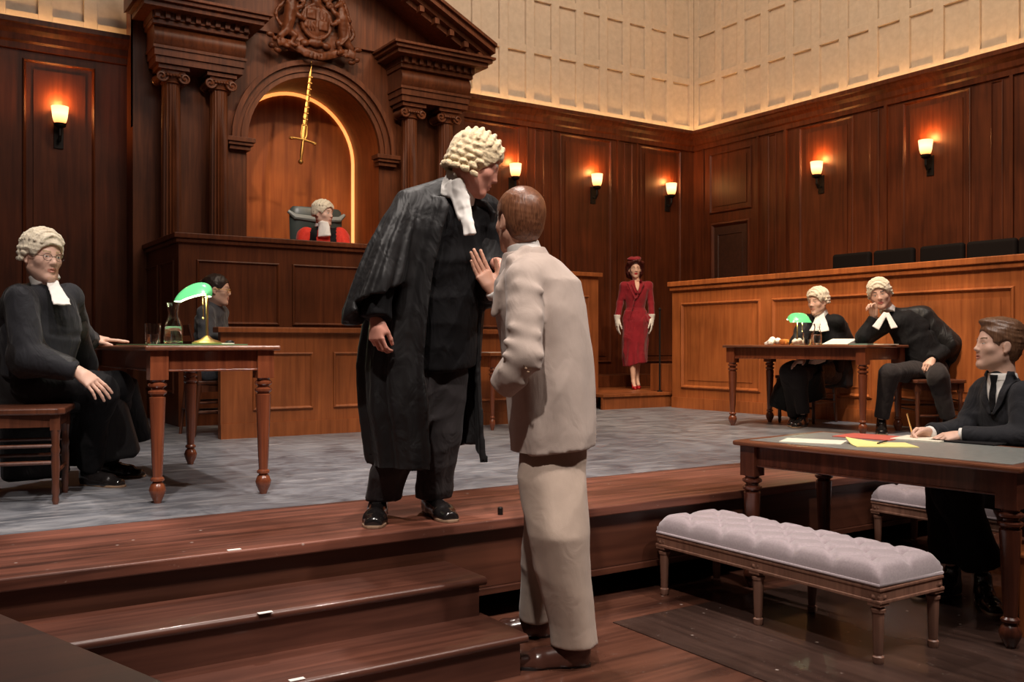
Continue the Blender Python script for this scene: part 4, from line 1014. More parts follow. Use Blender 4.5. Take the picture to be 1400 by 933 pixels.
def head_mat(F):
    def fn(c):
        p=F.loc(c); x,y,z=p[:,0],p[:,1],p[:,2]; ax=np.abs(x); m=np.zeros(len(c),int)
        m[(ax<.023)&(y>.070)&(z<-.051)&(z>-.074)&(((z+.0625)/.012)**2+(ax/.023)**2<1)]=1
        d=np.sqrt((ax-.030)**2+(z-.003)**2); m[(d<.0095)&(np.abs(z-.003)<.0042)&(y>.072)&(y<.1)]=2
        m[(d<.0045)&(np.abs(z-.003)<.0042)&(y>.072)&(y<.1)]=3
        zb=.024+.004*np.sin((ax-.012)*70); m[(ax>.012)&(ax<.045)&(np.abs(z-zb)<.0042)&(y>.06)]=4
        return m
    return fn
def hand_sdf(w,x,y,right=True,s=1,curl=(.25,.3,.35,.4),thumb=(.7,.2),res=.004,spread=.0,wr=None):
    x=Vector(x).normalized(); y=Vector(y); y=(y-x*y.dot(x)).normalized(); z=x.cross(y) if right else -x.cross(y)
    w=Vector(w); q=SDF(res,.007*s)
    W=lambda a,b,c:w+(x*a+y*b+z*c)*s
    q.cap(W(-.012,0,0),W(.03,0,0),.0235*s,.025*s)
    q.ell(W(.040,.002,0),(.050*s,.036*s,.0185*s),np.array([[x[i],y[i],z[i]] for i in range(3)]),.016*s)
    q.cape(W(.035,.0,0),W(.088,-.002,0),(.032*s,.0165*s),(.040*s,.0145*s),y,.012*s,rnd=.0135*s)
    if wr is not None: q.cap(wr,W(0,0,0),.026*s,.024*s,.01*s)
    q.cap(W(.015,.022,-.010),W(.055,.034,-.012),.017*s,.014*s)
    ln=((.044,.026,.021),(.049,.030,.022),(.045,.028,.022),(.035,.021,.019)); yo=(.031,.0105,-.011,-.031); rr=(.0092,.0095,.0090,.0080)
    for i in range(4):
        p=W(.088-(.004 if i in(0,3) else 0)-(.006 if i==3 else 0),yo[i],.001); a=0; sp=spread*(1.5-i)*.12
        for j in range(3):
            a+=curl[i]*(1.0 if j<2 else .7)
            d=(x*math.cos(a)-z*math.sin(a)+y*sp*math.cos(a)); n=p+d*ln[i][j]*s
            q.cap(p,n,rr[i]*s*(1-.09*j),rr[i]*s*(.92-.09*j),.0035*s); p=n
    ta,tb=thumb; p=W(.022,.030,-.010)
    for j,l in enumerate((.040,.032,.026)):
        a=ta-.22*j; d=(x*math.cos(a)+y*math.sin(a))*math.cos(tb)-z*math.sin(tb+.1*j)
        n=p+d*l*s; q.cap(p,n,(.0135,.0108,.0098)[j]*s,(.0108,.0098,.008)[j]*s,.005*s); p=n
    return q
class Person:
    def __init__(s,label,base,skin=M_skin,name='person'):
        s.t=thing(name,label,'person',base); s.ms=[]; s.skin=skin; s.F=None
    def head(s,c,f,up=(0,0,1),sc=1,neck=None,res=.005,female=False,nr=.052):
        s.F=Fr(c,f,up,sc); s.ms.append(head_sdf(s.F,neck,res,female,nr).mesh()); return s.F
    def hand(self,*a,**k): self.ms.append(hand_sdf(*a,**k).mesh())
    def core(s,J,res=.014,fem=.8):
        q=SDF(res,.03); sh=(J['shL']+J['shR'])/2
        q.cap(J['pel'],J['chest'],.085,.09); q.cap(J['chest'],J['neck'],.08,.05); q.cap(J['shL'],J['shR'],.045)
        for a in 'LR':
            q.cap(J['sh'+a],J['el'+a],.042,.034); q.cap(J['el'+a],J['wr'+a],.034,.022)
            q.cap(J['hip'+a],J['kn'+a],.07,.045); q.cap(J['kn'+a],J['an'+a],.045,.032)
        s.ms.append(q.mesh())
    def finish(s,brow=M_brow,sm=1,lips=M_lips):
        fn=head_mat(s.F); return npobj('body',join(s.ms),[s.skin,lips,M_eye,M_iris,brow],s.t,fn,sm=sm)
    def add(s,name,q,mat,sm=1,matfn=None): return npobj(name,q.mesh(),mat,s.t,matfn,sm=sm)
def split(par,q,names,mats,fn,sm=1):
    v,qq=q.mesh(); c=v[qq].mean(axis=1); idx=fn(c); r=[]
    # smooth once for the whole so that borders meet
    for i,(n,m) in enumerate(zip(names,mats)):
        f=qq[idx==i]
        if len(f)==0: continue
        u,inv=np.unique(f,return_inverse=True); r.append(npobj(n,(v[u],inv.reshape(f.shape)),m,par,sm=0))
    return r
def shoe(par,ank,toe,mat,zf,L=.29,w=.046,heelz=.028,res=.005,name='shoe'):
    ank=Vector(ank);toe=Vector(toe); d=Vector((toe.x-ank.x,toe.y-ank.y,0)).normalized(); z=Vector((0,0,1))
    b=Vector((ank.x,ank.y,zf))-d*.05; W=lambda a,h,y=0:b+d*(a*L)+z*h+z.cross(d)*y; sd=z.cross(d)
    q=SDF(res,.03)
    q.cape(W(.03,.030),W(.34,.034),(.036,.052),(.040,.060),sd,rnd=.02); q.cape(W(.25,.030),W(.72,.022),(.038,.056),(w,.046),sd,rnd=.018); q.cape(W(.6,.020),W(.95,.014),(w,.044),(w*.70,.030),sd,rnd=.022,k=.02)
    q.cap(W(.16,.05),W(.13,.115),.038,.040)
    q.cut(W(0,.006),(0,0,-1))
    for i in range(4): q.cape(W(.36+.06*i,.092-.010*i,-.02),W(.36+.06*i,.092-.010*i,.02),(.005,.004),(.005,.004),d,k=.002)
    o=npobj(name,q.mesh(),mat,par,sm=1)
    prof=[(-.0,.0),(.012,.020),(.05,.033),(.18,.036),(.40,.034),(.55,.040),(.70,w*.98),(.82,w*.93),(.92,w*.74),(.98,w*.45),(1.0,.0)]
    pts=[W(a_,0,h_) for a_,h_ in prof]+[W(a_,0,-h_) for a_,h_ in prof[-2:0:-1]]
    o0=Vector(par.location); b_=MB(); n_=len(pts); vs_=[p_-o0+z*.001 for p_ in pts]+[p_-o0+z*.012 for p_ in pts]
    b_.add(vs_,[tuple(reversed(range(n_))),tuple(range(n_,2*n_))]+[(i,(i+1)%n_,n_+(i+1)%n_,n_+i) for i in range(n_)])
    so=b_.build('sole',M_sole if mat is not M_bshoe else M_shoe,o,bevel=.002)
    return o
def child_on(par,name,q,mat,sub,sm=1,matfn=None):
    o=npobj(name,q.mesh(),mat,par,matfn,sm=sm); o.parent=sub; return o
def top_sdf(J,res=.009,tw=(.155,.115),cw=(.19,.125),arm=(.072,.060,.048),side=None,k=.045,low=None,hipw=None,shw=.062):
    side=(J['shR']-J['shL']) if side is None else side
    q=SDF(res,k); sh=(J['shL']+J['shR'])/2; low=low if low is not None else J['pel']
    hw=hipw or tw
    q.cape(low,J['chest'],hw,cw,side,rnd=.02); q.cape(J['chest'],sh*.6+J['neck']*.4,cw,(.13,.085),side,rnd=.05)
    q.cap(J['shL'],J['shR'],shw); q.cap(J['neck'],sh,.065,.08)
    for a in 'LR':
        q.cap(J['sh'+a],J['el'+a],arm[0],arm[1],k*.6); q.cape(J['el'+a],J['wr'+a],(arm[1],arm[1]),(arm[2],arm[2]),(0.3,.2,1),k*.5,rnd=.006); q.cap(J['el'+a],J['el'+a]+(J['wr'+a]-J['el'+a])*.3,arm[1],arm[1]*.95,k*.5)
    return q
def legs_seated(q,J,r=(.088,.070,.055)):
    for a in 'LR':
        q.cap(J['hip'+a],J['kn'+a],r[0],r[1]); q.cape(J['kn'+a],J['an'+a],(r[1],r[1]),(r[2],r[2]*1.1),(1,0,0),rnd=.006); q.cap(J['kn'+a],J['kn'+a]+(J['an'+a]-J['kn'+a])*.2,r[1])
    q.cap(J['hipL'],J['hipR'],.10)
    return q
from mathutils.bvhtree import BVHTree
def patch(par,name,q,n,f,sd,rows,mat,off=.004,th=.004,K=6,world_up=True):
    # cloth piece lying on a garment: rows of (x_left, x_right, z) seen along -f from point n
    v,qq=q.mesh() if isinstance(q,SDF) else q
    bv=BVHTree.FromPolygons([tuple(a) for a in v],[tuple(a) for a in qq.tolist()])
    n=Vector(n);f=Vector(f).normalized();sd=Vector(sd).normalized(); vs=[];fs=[];o=Vector(par.location)
    R_=[]
    for i in range(len(rows)-1):
        for k in range(4):
            t=k/4; R_.append(tuple(rows[i][j]*(1-t)+rows[i+1][j]*t for j in range(3)))
    R_.append(rows[-1]); last=.12
    for (a,b,z) in R_:
        for k in range(K+1):
            x=a+(b-a)*k/K; og=n+sd*x+Zv*z+f*.8; h=bv.ray_cast(og,-f)
            if h[0] is not None and (h[0]-og).length<1.2: last=(h[0]-(n+sd*x+Zv*z)).dot(f)
            vs.append(n+sd*x+Zv*z+f*(last+off)-o)
    for i in range(len(R_)-1):
        for k in range(K): a=i*(K+1)+k; fs.append((a,a+1,a+K+2,a+K+1))
    b=MB(); b.add(vs,fs); ob=b.build(name,mat,par,smooth=True,sharp=180)
    m=ob.modifiers.new('solid','SOLIDIFY'); m.thickness=th; m.offset=1
    # make the solid grow outwards
    me=ob.data
    if len(me.polygons) and me.polygons[0].normal.dot(f)<0: me.flip_normals()
    return ob
# ------------------------------------------------ wigs and hair
def wig(P_,mat,res=.005,curls=True,full=True,short=False,cut=0):
    F=P_.F;k=F.s; q=SDF(res,.008*k); w=F.w
    q.ell(w(0,-.014,.040),np.array((.092,.114,.099))*k,F.R)
    q.ell(w(0,-.034,.0),np.array((.088,.088,.085))*k,F.R,.02*k)
    # ridges over the crown
    for j in range(7):
        y=.075-.027*j; h=math.sqrt(max(0,1-((y+.014)/.114)**2))
        pts=[w(.092*h*math.sin(a)*1.0,y,.040+.101*h*math.cos(a)) for a in np.linspace(-1.15,1.15,13)]
        if len(pts)>1 and h>.3: q.chain(pts,[.0085*k]*13,.003*k)
    # face opening & bottom
    q.ell(w(0,.105,-.035),np.array((.082,.105,.098))*k,F.R,.008*k,'s')
    q.box(w(0,.02,-.155+(.045 if short else cut)),np.array((.2,.2,.09))*k,F.R,.01,.006*k,'s')
    if short:
        for sx in (-1,1): q.ell(w(sx*.09,.02,-.03),np.array((.03,.035,.045))*k,F.R,.01*k,'s')
    if curls:
        for r_,z in enumerate((-.052,-.026,.000,.026,.052) if not short else (-.012,.013,.038)):
            for j,a in enumerate(np.arange(-150,151,25)+(0 if r_%2 else 12)):
                aa=math.radians(a); 
                if abs(abs(a)-0)>100-r_*0 and True: pass
                # angle measured from the back
                if abs(a)>(118 if not short else 95+10*r_): continue
                rd=.094*(1 if z<.04 else .93)
                x=math.sin(aa)*rd*.96;y=-.022-math.cos(aa)*rd
                tx,ty=math.cos(aa),math.sin(aa)
                q.cap(w(x-tx*.0075,y-ty*.0075,z),w(x+tx*.0075,y+ty*.0075,z),.0122*k,None,.0015*k)
    if False:
        for sx in (-1,1): q.chain([w(sx*.02,-.115,-.06),w(sx*.025,-.115,-.10),w(sx*.02,-.11,-.14)],[.010*k,.009*k,.006*k])
    q.wrinkle(.004,160,5)
    return P_.add('wig',q,mat,sm=0)
def hair(P_,mat,res=.005,style='short',line=.045,wr=.004):
    F=P_.F;k=F.s;q=SDF(res,.012*k);w=F.w
    q.ell(w(0,-.016,.040),np.array((.085,.107,.094))*k,F.R); q.ell(w(0,-.038,-.005),np.array((.077,.073,.085))*k,F.R,.02*k)
    q.ell(w(0,.112,-.026),np.array((.086,.106,.092))*k,F.R,.01*k,'s')
    for sx in (-1,1): q.ell(w(sx*.088,.006,-.012),np.array((.022,.026,.040))*k,F.R,.006*k,'s')
    q.box(w(0,.02,-.165 if style!='bun' else -.13),np.array((.2,.2,.08))*k,F.R,.01,.006*k,'s')
    if style=='side':     # swept volume on top
        q.ell(w(.01,.035,.108),np.array((.060,.055,.024))*k,F.R,.025*k); q.ell(w(0,-.03,.100),np.array((.07,.07,.034))*k,F.R,.03*k)
    if style=='bun':
        q.ell(w(0,-.12,.035),np.array((.042,.036,.042))*k,F.R,.008*k)
    if style=='roll':
        for sx in (-1,1): q.chain([w(sx*.04,.075,.10),w(sx*.085,.04,.08),w(sx*.095,-.01,.03),w(sx*.09,-.04,-.05),w(sx*.07,-.07,-.10)],[.022*k,.028*k,.030*k,.030*k,.026*k])
        q.chain([w(-.07,-.07,-.10),w(0,-.09,-.12),w(.07,-.07,-.10)],[.028*k]*3); q.chain([w(-.045,.07,.105),w(0,.082,.118),w(.045,.07,.105)],[.022*k]*3)
        q.ell(w(0,.0,.125),np.array((.075,.06,.03))*k,F.R,.01*k)
    q.wrinkle(wr,110,9,(1.6,.5,1.6))
    return P_.add('hair',q,mat,sm=0)
def bands(P_,F,neck,dirf,mat,L=.15,res=.004,spread=.035,w0=.022,w1=.032,col=(.062,.062),tuck=0.0):
    # white stand collar with two hanging linen bands
    d=Vector(dirf).normalized(); sd=d.cross(Vector((0,0,1))).normalized(); n=Vector(neck)
    q=SDF(res,.008); up=(Vector(F.w(0,-.02,-.05))-n).normalized()
    q.cape(n-up*.015,n+up*.045,(col[0]+.006,col[1]+.006),col,sd,rnd=.006)
    a=n+d*(col[1]-.002)+up*.0
    for sx in (-1,1):
        b=a+d*(.055+tuck)-Vector((0,0,1))*L+sd*(sx*spread)
        q.cape(a+sd*sx*.010,b,(w0*1.2,.007),(w1*1.25,.0065),sd,k=.004,rnd=.002)
    q.wrinkle(.003,60,2)
    return P_.add('collar_bands',q,mat)
def glasses(P_,mat=M_iron,r=.0012):
    F=P_.F; b=MB(); o=Vector(P_.t.location)
    for sx in (-1,1):
        b.tube([Vector(F.w(sx*.031+.023*math.cos(a),.094,.0+.017*math.sin(a)))-o for a in np.linspace(0,2*PI,17)[:-1]],r,6,closed=True)
        b.tube([Vector(F.w(sx*.054,.093,.004))-o,Vector(F.w(sx*.078,.05,.006))-o,Vector(F.w(sx*.085,-.01,.006))-o],r,6)
    b.tube([Vector(F.w(-.008,.095,.002))-o,Vector(F.w(0,.098,.005))-o,Vector(F.w(.008,.095,.002))-o],r,6)
    b.build('glasses',mat,P_.t,smooth=True)
def JJ(**k): return {a:(P(*b) if not isinstance(b,Vector) else b) for a,b in k.items()}
# ============================================================ 1. standing barrister
def barrister_standing():
    J=JJ(pel=(596,478,4.13),chest=(603,345,4.03),neck=(626,268,3.97),shR=(564,292,3.96),shL=(664,292,4.08),elR=(517,385,3.88),wrR=(514,436,3.82),
         elL=(684,385,4.12),wrL=(686,366,3.93),hipR=(572,488,4.08),hipL=(620,488,4.18),knR=(548,600,4.06),knL=(607,590,4.18),anR=(522,682,4.17),anL=(592,676,4.27))
    p=Person('person in black gown and curled wig standing at the stage edge, leaning forward',P(556,700,4.2)*1,M_skin3); p.t.location.z=0
    F=p.head(P(650,225,3.93),D(.88,.08,-.42),D(.38,.05,.92),1.03,J['neck'],.0045)
    p.core(J)
    p.hand(P(514,438,3.81),D(.06,-.10,-1),D(.9,-.5,.05),right=True,s=.92,curl=(.55,.62,.68,.75),thumb=(.25,.5),res=.0036,wr=J['elR']*.3+J['wrR']*.7)
    p.hand(P(681,362,3.92),D(.55,-.30,-.35),D(-.2,-.5,.85),right=False,s=1.05,curl=(1.2,1.25,1.3,1.35),thumb=(.5,.9),res=.0038,wr=J['elL']*.4+J['wrL']*.6)
    p.finish(brow=plain('grey_brow',(.35,.3,.25),.8))
    wig(p,M_wig,.0045,cut=.016)
    # charcoal trousers
    q=SDF(.009,.035); side=Rv
    def S(u,v,d,ru,rv): return (P(u,v,d),ru,rv)
    q.loft([S(578,470,4.12,.11,.12),S(572,520,4.08,.095,.11),S(549,600,4.05,.088,.098),S(530,650,4.10,.085,.095),S(522,684,4.16,.078,.09)],side,folds=(5,.07,.02,1))
    q.loft([S(608,470,4.14,.11,.12),S(610,520,4.16,.095,.11),S(606,590,4.17,.088,.098),S(598,640,4.22,.080,.092),S(593,679,4.27,.078,.088)],side,folds=(5,.07,.02,2.3))
    q.wrinkle(.010,22,11,(1,1,2)); p.add('trousers',q,M_trou)
    # black court coat and waistcoat
    q=top_sdf(J,.009,(.17,.14),(.19,.14),(.055,.060,.062),shw=.045,side=D(.77,.64,0),low=P(597,500,4.13),hipw=(.185,.15))
    q.wrinkle(.010,30,5); p.add('court_coat',q,M_coat)
    q=SDF(.004,.003)
    for i in range(3): q.ell(P(503+7*i,398,3.815),(.007,.005,.007))
    p.add('cuff_button',q,M_iron)
    # white collar and ruffled bands
    q=SDF(.0045,.008); nb=V3(J['neck'])
    q.cape(P(622,275,3.965),P(634,240,3.955),(.082,.082),(.068,.072),D(1,.6,0),rnd=.008)
    a=P(634,268,3.87); b=P(642,322,3.835)
    q.cape(a,b,(.024,.012),(.026,.009),D(.8,-.2,0),rnd=.004); q.cape(P(626,246,3.88),P(635,285,3.86),(.024,.018),(.026,.014),D(.8,-.2,0),rnd=.006)
    q.cape(P(614,250,3.90),P(634,300,3.86),(.018,.012),(.022,.012),D(.8,-.2,0),rnd=.006)
    q.wrinkle(.008,55,8,(1,1,.5)); p.add('collar_bands',q,M_shirt)
    # open black gown
    q=SDF(.009,.03)
    th_open=math.atan2(-.62,.78)   # direction of opening, in (right, away) axes
    def hem(th): 
        return .0+.10*np.cos(th-2.2)+.05*np.sin(3*th)
    q.loft([S(585,628,4.12,.245,.20),S(580,560,4.11,.255,.22),S(577,500,4.11,.255,.23),S(583,430,4.09,.245,.22),S(592,370,4.06,.225,.20),S(603,320,4.02,.215,.17),S(612,290,4.0,.20,.14),S(620,272,3.98,.13,.10)],Rv,folds=(13,.085,.04,.7),shell=.012,open_=(th_open,.80),hem=hem)
    # yoke over the shoulders
    q.cap(P(562,281,3.94),P(612,264,4.00),.076,.070); q.cap(P(612,268,4.0),P(662,290,4.12),.070,.078)
    q.cape(P(600,275,4.06),P(590,420,4.16),(.17,.05),(.22,.07),D(.77,.64,0),rnd=.02)
    # gathered bell sleeve, image left
    SL=[(P(495,449,3.84),.080,.12),(P(506,425,3.84),.108,.145),(P(522,380,3.86),.110,.14),(P(535,335,3.88),.096,.125),(P(549,297,3.91),.080,.105),(P(562,264,3.94),.050,.065)]
    q.loft(SL,Rv,folds=(10,.12,.07,.4),k=.02,hem=lambda th:.01+.085*(1+np.cos(th)))
    q.cape(P(506,408,3.74),P(520,470,3.72),(.06,.12),(.058,.10),Rv,.01,'s')
    q.ell(P(520,432,3.78),(.075,.09,.12),None,.02,'s')
    # far sleeve
    q.cape(P(664,300,4.14),P(672,395,4.12),(.085,.09),(.10,.11),Rv,rnd=.03)
    q.cap(P(672,395,4.12),P(678,378,4.0),.085,.065)
    # neck opening
    q.ell(P(634,262,3.90),(.075,.075,.09),None,.02,'s'); q.ell(P(640,308,3.82),(.05,.09,.075),None,.02,'s')
    q.wrinkle(.009,22,21,(1.7,1.7,.35)); p.add('gown',q,M_gown)
    # forearm sleeve in front of gown cut
    q=SDF(.008,.02); q.cape(P(512,372,3.83),P(514,434,3.80),(.062,.066),(.056,.060),Rv,rnd=.008); q.wrinkle(.006,40,3); p.add('coat_sleeve',q,M_coat)
    shoe(p.t,P(517,690,4.15),P(511,715,3.95),M_shoe,0,.30,.052)
    shoe(p.t,P(590,684,4.26),P(618,704,4.05),M_shoe,0,.30,.052)
barrister_standing()
# ============================================================ 2. man in the pale suit
def suit_man():
    J=JJ(pel=(757,590,3.60),chest=(737,430,3.60),neck=(718,350,3.60),shL=(718,378,3.45),shR=(758,388,3.76),elL=(722,490,3.38),wrL=(686,528,3.44),elR=(705,440,3.82),wrR=(676,404,3.74),
         hipL=(752,600,3.585),hipR=(762,600,3.66),knL=(766,740,3.50),knR=(757,740,3.72),anL=(784,872,3.56),anR=(737,838,3.90))
    p=Person('person in a pale stone-coloured suit seen from behind, raising one hand',P(760,900,3.6),M_skin); p.t.location.z=-.45
    p.head(P(709,303,3.60),D(-.58,.81,.04),D(.0,.02,1),1.0,J['neck'],.0045)
    p.core(J)
    p.hand(P(676,400,3.735),D(-.50,.05,.86),D(.50,.45,.35),right=True,s=1.0,curl=(.10,.06,.10,.16),thumb=(.4,.3),res=.0036,spread=.25,wr=J['elR']*.3+J['wrR']*.7)
    p.hand(P(712,528,3.54),D(.3,.5,-.8),D(.9,.1,.2),right=False,s=.8,curl=(.9,.9,.9,.9),thumb=(.5,.5),res=.005)
    p.finish()
    hair(p,M_hairb,.0045,'short',wr=.0015)
    def S(u,v,d,ru,rv): return (P(u,v,d),ru,rv)
    q=SDF(.008,.04)
    q.loft([S(786,882,3.565,.088,.088),S(782,850,3.56,.090,.098),S(772,790,3.53,.100,.108),S(764,730,3.51,.112,.12),S(756,660,3.565,.126,.118),S(753,612,3.60,.118,.105),S(752,590,3.60,.110,.10)],D(1,0,0),folds=(4,.05,.015,.5))
    q.loft([S(733,848,3.90,.072,.09),S(741,790,3.84,.085,.10),S(752,720,3.76,.10,.115),S(757,640,3.68,.115,.12),S(760,590,3.64,.12,.12)],D(1,0,0),folds=(4,.05,.015,1.5))
    q.wrinkle(.009,15,31,(.6,.6,1.8)); p.add('trousers',q,M_suitt)
    # jacket
    q=SDF(.0075,.04)
    q.loft([S(757,611,3.60,.158,.165),S(757,590,3.60,.160,.17),S(753,530,3.60,.168,.175),S(747,470,3.60,.168,.18),S(739,420,3.60,.175,.19),S(735,385,3.60,.165,.185),S(728,358,3.60,.105,.14),S(722,344,3.60,.06,.07)],D(1,.1,0),folds=(6,.035,.012,2),hem=lambda th:-.012+.016*np.cos(th))
    q.cap(P(722,377,3.46),P(760,384,3.75),.068,.066)
    q.cap(P(716,382,3.44),P(717,440,3.385),.073,.066,.014); q.cap(P(717,440,3.385),P(718,486,3.36),.066,.063,.014)
    q.cap(P(718,486,3.36),P(697,514,3.385),.064,.058,.014); q.cape(P(708,508,3.39),P(684,532,3.43),(.060,.060),(.052,.055),(0,0,1),.02,rnd=.015)
    q.cap(P(756,392,3.76),P(708,436,3.82),.066,.056,.03); q.cape(P(708,436,3.82),P(682,412,3.75),(.054,.054),(.044,.044),(0,1,0),.02,rnd=.008)
    # collar roll, side vent and pocket
    q.chain([P(694,376,3.50),P(700,356,3.49),P(718,344,3.52),P(739,347,3.60),P(738,352,3.70)],[.016,.022,.022,.020,.016],.010)
    q.chain([P(697,372,3.485),P(684,395,3.50),P(676,430,3.52)],[.014,.016,.012],.012)
    q.cap(P(703,602,3.43),P(712,560,3.42),.006,.004,.006,'s')
    q.cape(P(706,540,3.425),P(742,548,3.42),(.006,.012),(.006,.012),(0,0,1),.004,'s')
    # deep folds at elbow and arm pit
    for (a,b,r) in (((692,468,3.325),(738,486,3.32),.013),((690,486,3.325),(736,504,3.325),.012),((700,448,3.325),(736,458,3.33),.011),((686,506,3.34),(716,526,3.345),.011),((700,415,3.375),(738,430,3.35),.011),((708,390,3.37),(741,398,3.37),.011)):
        q.cap(P(*a),P(*b),r,r*.45,.030)
    q.wrinkle(.009,13,44,(1.3,1.3,.8))
    p.add('jacket',q,M_suit)
    q=SDF(.005,.008); q.cape(P(721,372,3.60),P(716,342,3.595),(.108,.118),(.074,.080),D(1,0,0),rnd=.006,shell=.006); q.cut(P(690,372,3.45),D(-1,-.55,-.3)); q.wrinkle(.003,40,4); p.add('jacket_collar',q,M_suit)
    q=SDF(.005,.006); q.cape(P(680,404,3.745),P(674,396,3.735),(.040,.040),(.038,.038),(0,1,0),rnd=.006); p.add('shirt_cuff',q,M_shirt)
    q=SDF(.005,.008); q.cape(P(719,354,3.60),P(714,332,3.60),(.070,.072),(.062,.064),D(1,0,0),rnd=.008); p.add('shirt_collar',q,M_shirt)
    q=SDF(.004,.004)
    for i in range(3): q.ell(P(716+3*i,499+5*i,3.305),(.006,.006,.006))
    p.add('cuff_button',q,M_sole)
    shoe(p.t,P(790,888,3.57),P(715,905,3.55),M_bshoe,-.45,.31,.050)
    shoe(p.t,P(738,848,3.93),P(705,860,3.93),M_bshoe,-.45,.30,.050)
suit_man()
# ============================================================ 3. seated barrister left
def seated_left():
    J=JJ(pel=(46,520,4.90),chest=(58,455,4.90),neck=(62,384,4.88),shR=(30,410,4.74),shL=(92,408,5.04),elR=(40,490,4.66),wrR=(106,508,4.72),elL=(108,462,5.28),wrL=(124,466,5.42),
         hipR=(45,526,4.82),hipL=(55,524,4.98),knR=(136,532,4.95),knL=(160,528,5.2),anR=(122,640,5.12),anL=(148,628,5.48))
    p=Person('person in short pale wig, glasses and black gown seated at the left table',P(70,640,4.95),M_skin2); p.t.location.z=0
    p.head(P(58,352,4.86),D(.80,-.50,-.06),D(.05,0,1),1.07,J['neck'],.005)
    p.core(J)
    p.hand(J['wrR'],D(.72,.05,-.55),D(.5,.8,.3),right=True,s=1.1,curl=(.18,.22,.26,.3),thumb=(.5,.3),res=.0042,spread=.5,wr=J['elR']*.3+J['wrR']*.7)
    p.hand(P(126,466,5.43)+Zv*.005,D(.95,.2,-.02),D(.3,-.9,0),right=False,s=1.05,curl=(.05,.05,.06,.08),thumb=(.5,.1),res=.0042,spread=.4,wr=J['elL']*.3+J['wrL']*.7)
    p.finish(brow=plain('sandy_brow',(.4,.28,.16),.8))
    q=wig(p,M_wigw,.005,True,False,True)
    glasses(p)
    q=legs_seated(SDF(.011,.04),J,(.095,.078,.062)); q.wrinkle(.012,22,4); p.add('trousers',q,M_coat)
    q=top_sdf(J,.009,(.17,.13),(.20,.135),(.078,.066,.055),side=D(.65,.75,0)); q.wrinkle(.016,20,6); p.add('coat',q,M_navy)
    # gown hanging from the shoulders over seat and knees
    q=SDF(.011,.05)
    q.cape(P(40,415,4.92),P(34,560,4.95),(.20,.10),(.22,.14),D(.65,.75,0),rnd=.03); q.cap(P(24,408,4.80),P(60,396,4.95),.07,.06)
    q.cap(P(30,415,4.74),P(38,488,4.68),.078,.080); q.cap(P(38,488,4.68),P(92,503,4.72),.080,.066)
    q.cap(P(45,535,4.88),P(130,540,5.02),.12,.10); q.cap(P(100,450,5.15),P(112,500,5.3),.08,.09)
    q.cape(P(120,520,5.15),P(138,628,5.25),(.17,.11),(.22,.13),D(1,.3,0),rnd=.03); q.cape(P(165,520,5.35),P(186,605,5.5),(.09,.06),(.10,.05),D(1,.3,0),rnd=.02)
    q.cape(P(40,540,4.98),P(48,655,5.0),(.16,.10),(.17,.12),D(1,.2,0),rnd=.03)
    q.ell(P(74,440,4.62),(.09,.12,.16),None,.03,'s')
    q.wrinkle(.018,18,14,(1.5,1.5,.7)); q.cut((0,0,.03),(0,0,-1)); p.add('gown',q,M_gown)
    bands(p,p.F,J['neck'],D(.8,-.6,0),M_shirt,.13,.0045,.018,.018,.024,(.066,.066),.055)
    shoe(p.t,J['anR'],J['anR']+D(.8,-.3,0)*.2,M_shoe,0,.29); shoe(p.t,J['anL'],J['anL']+D(.9,-.2,0)*.2,M_shoe,0,.29)
seated_left()
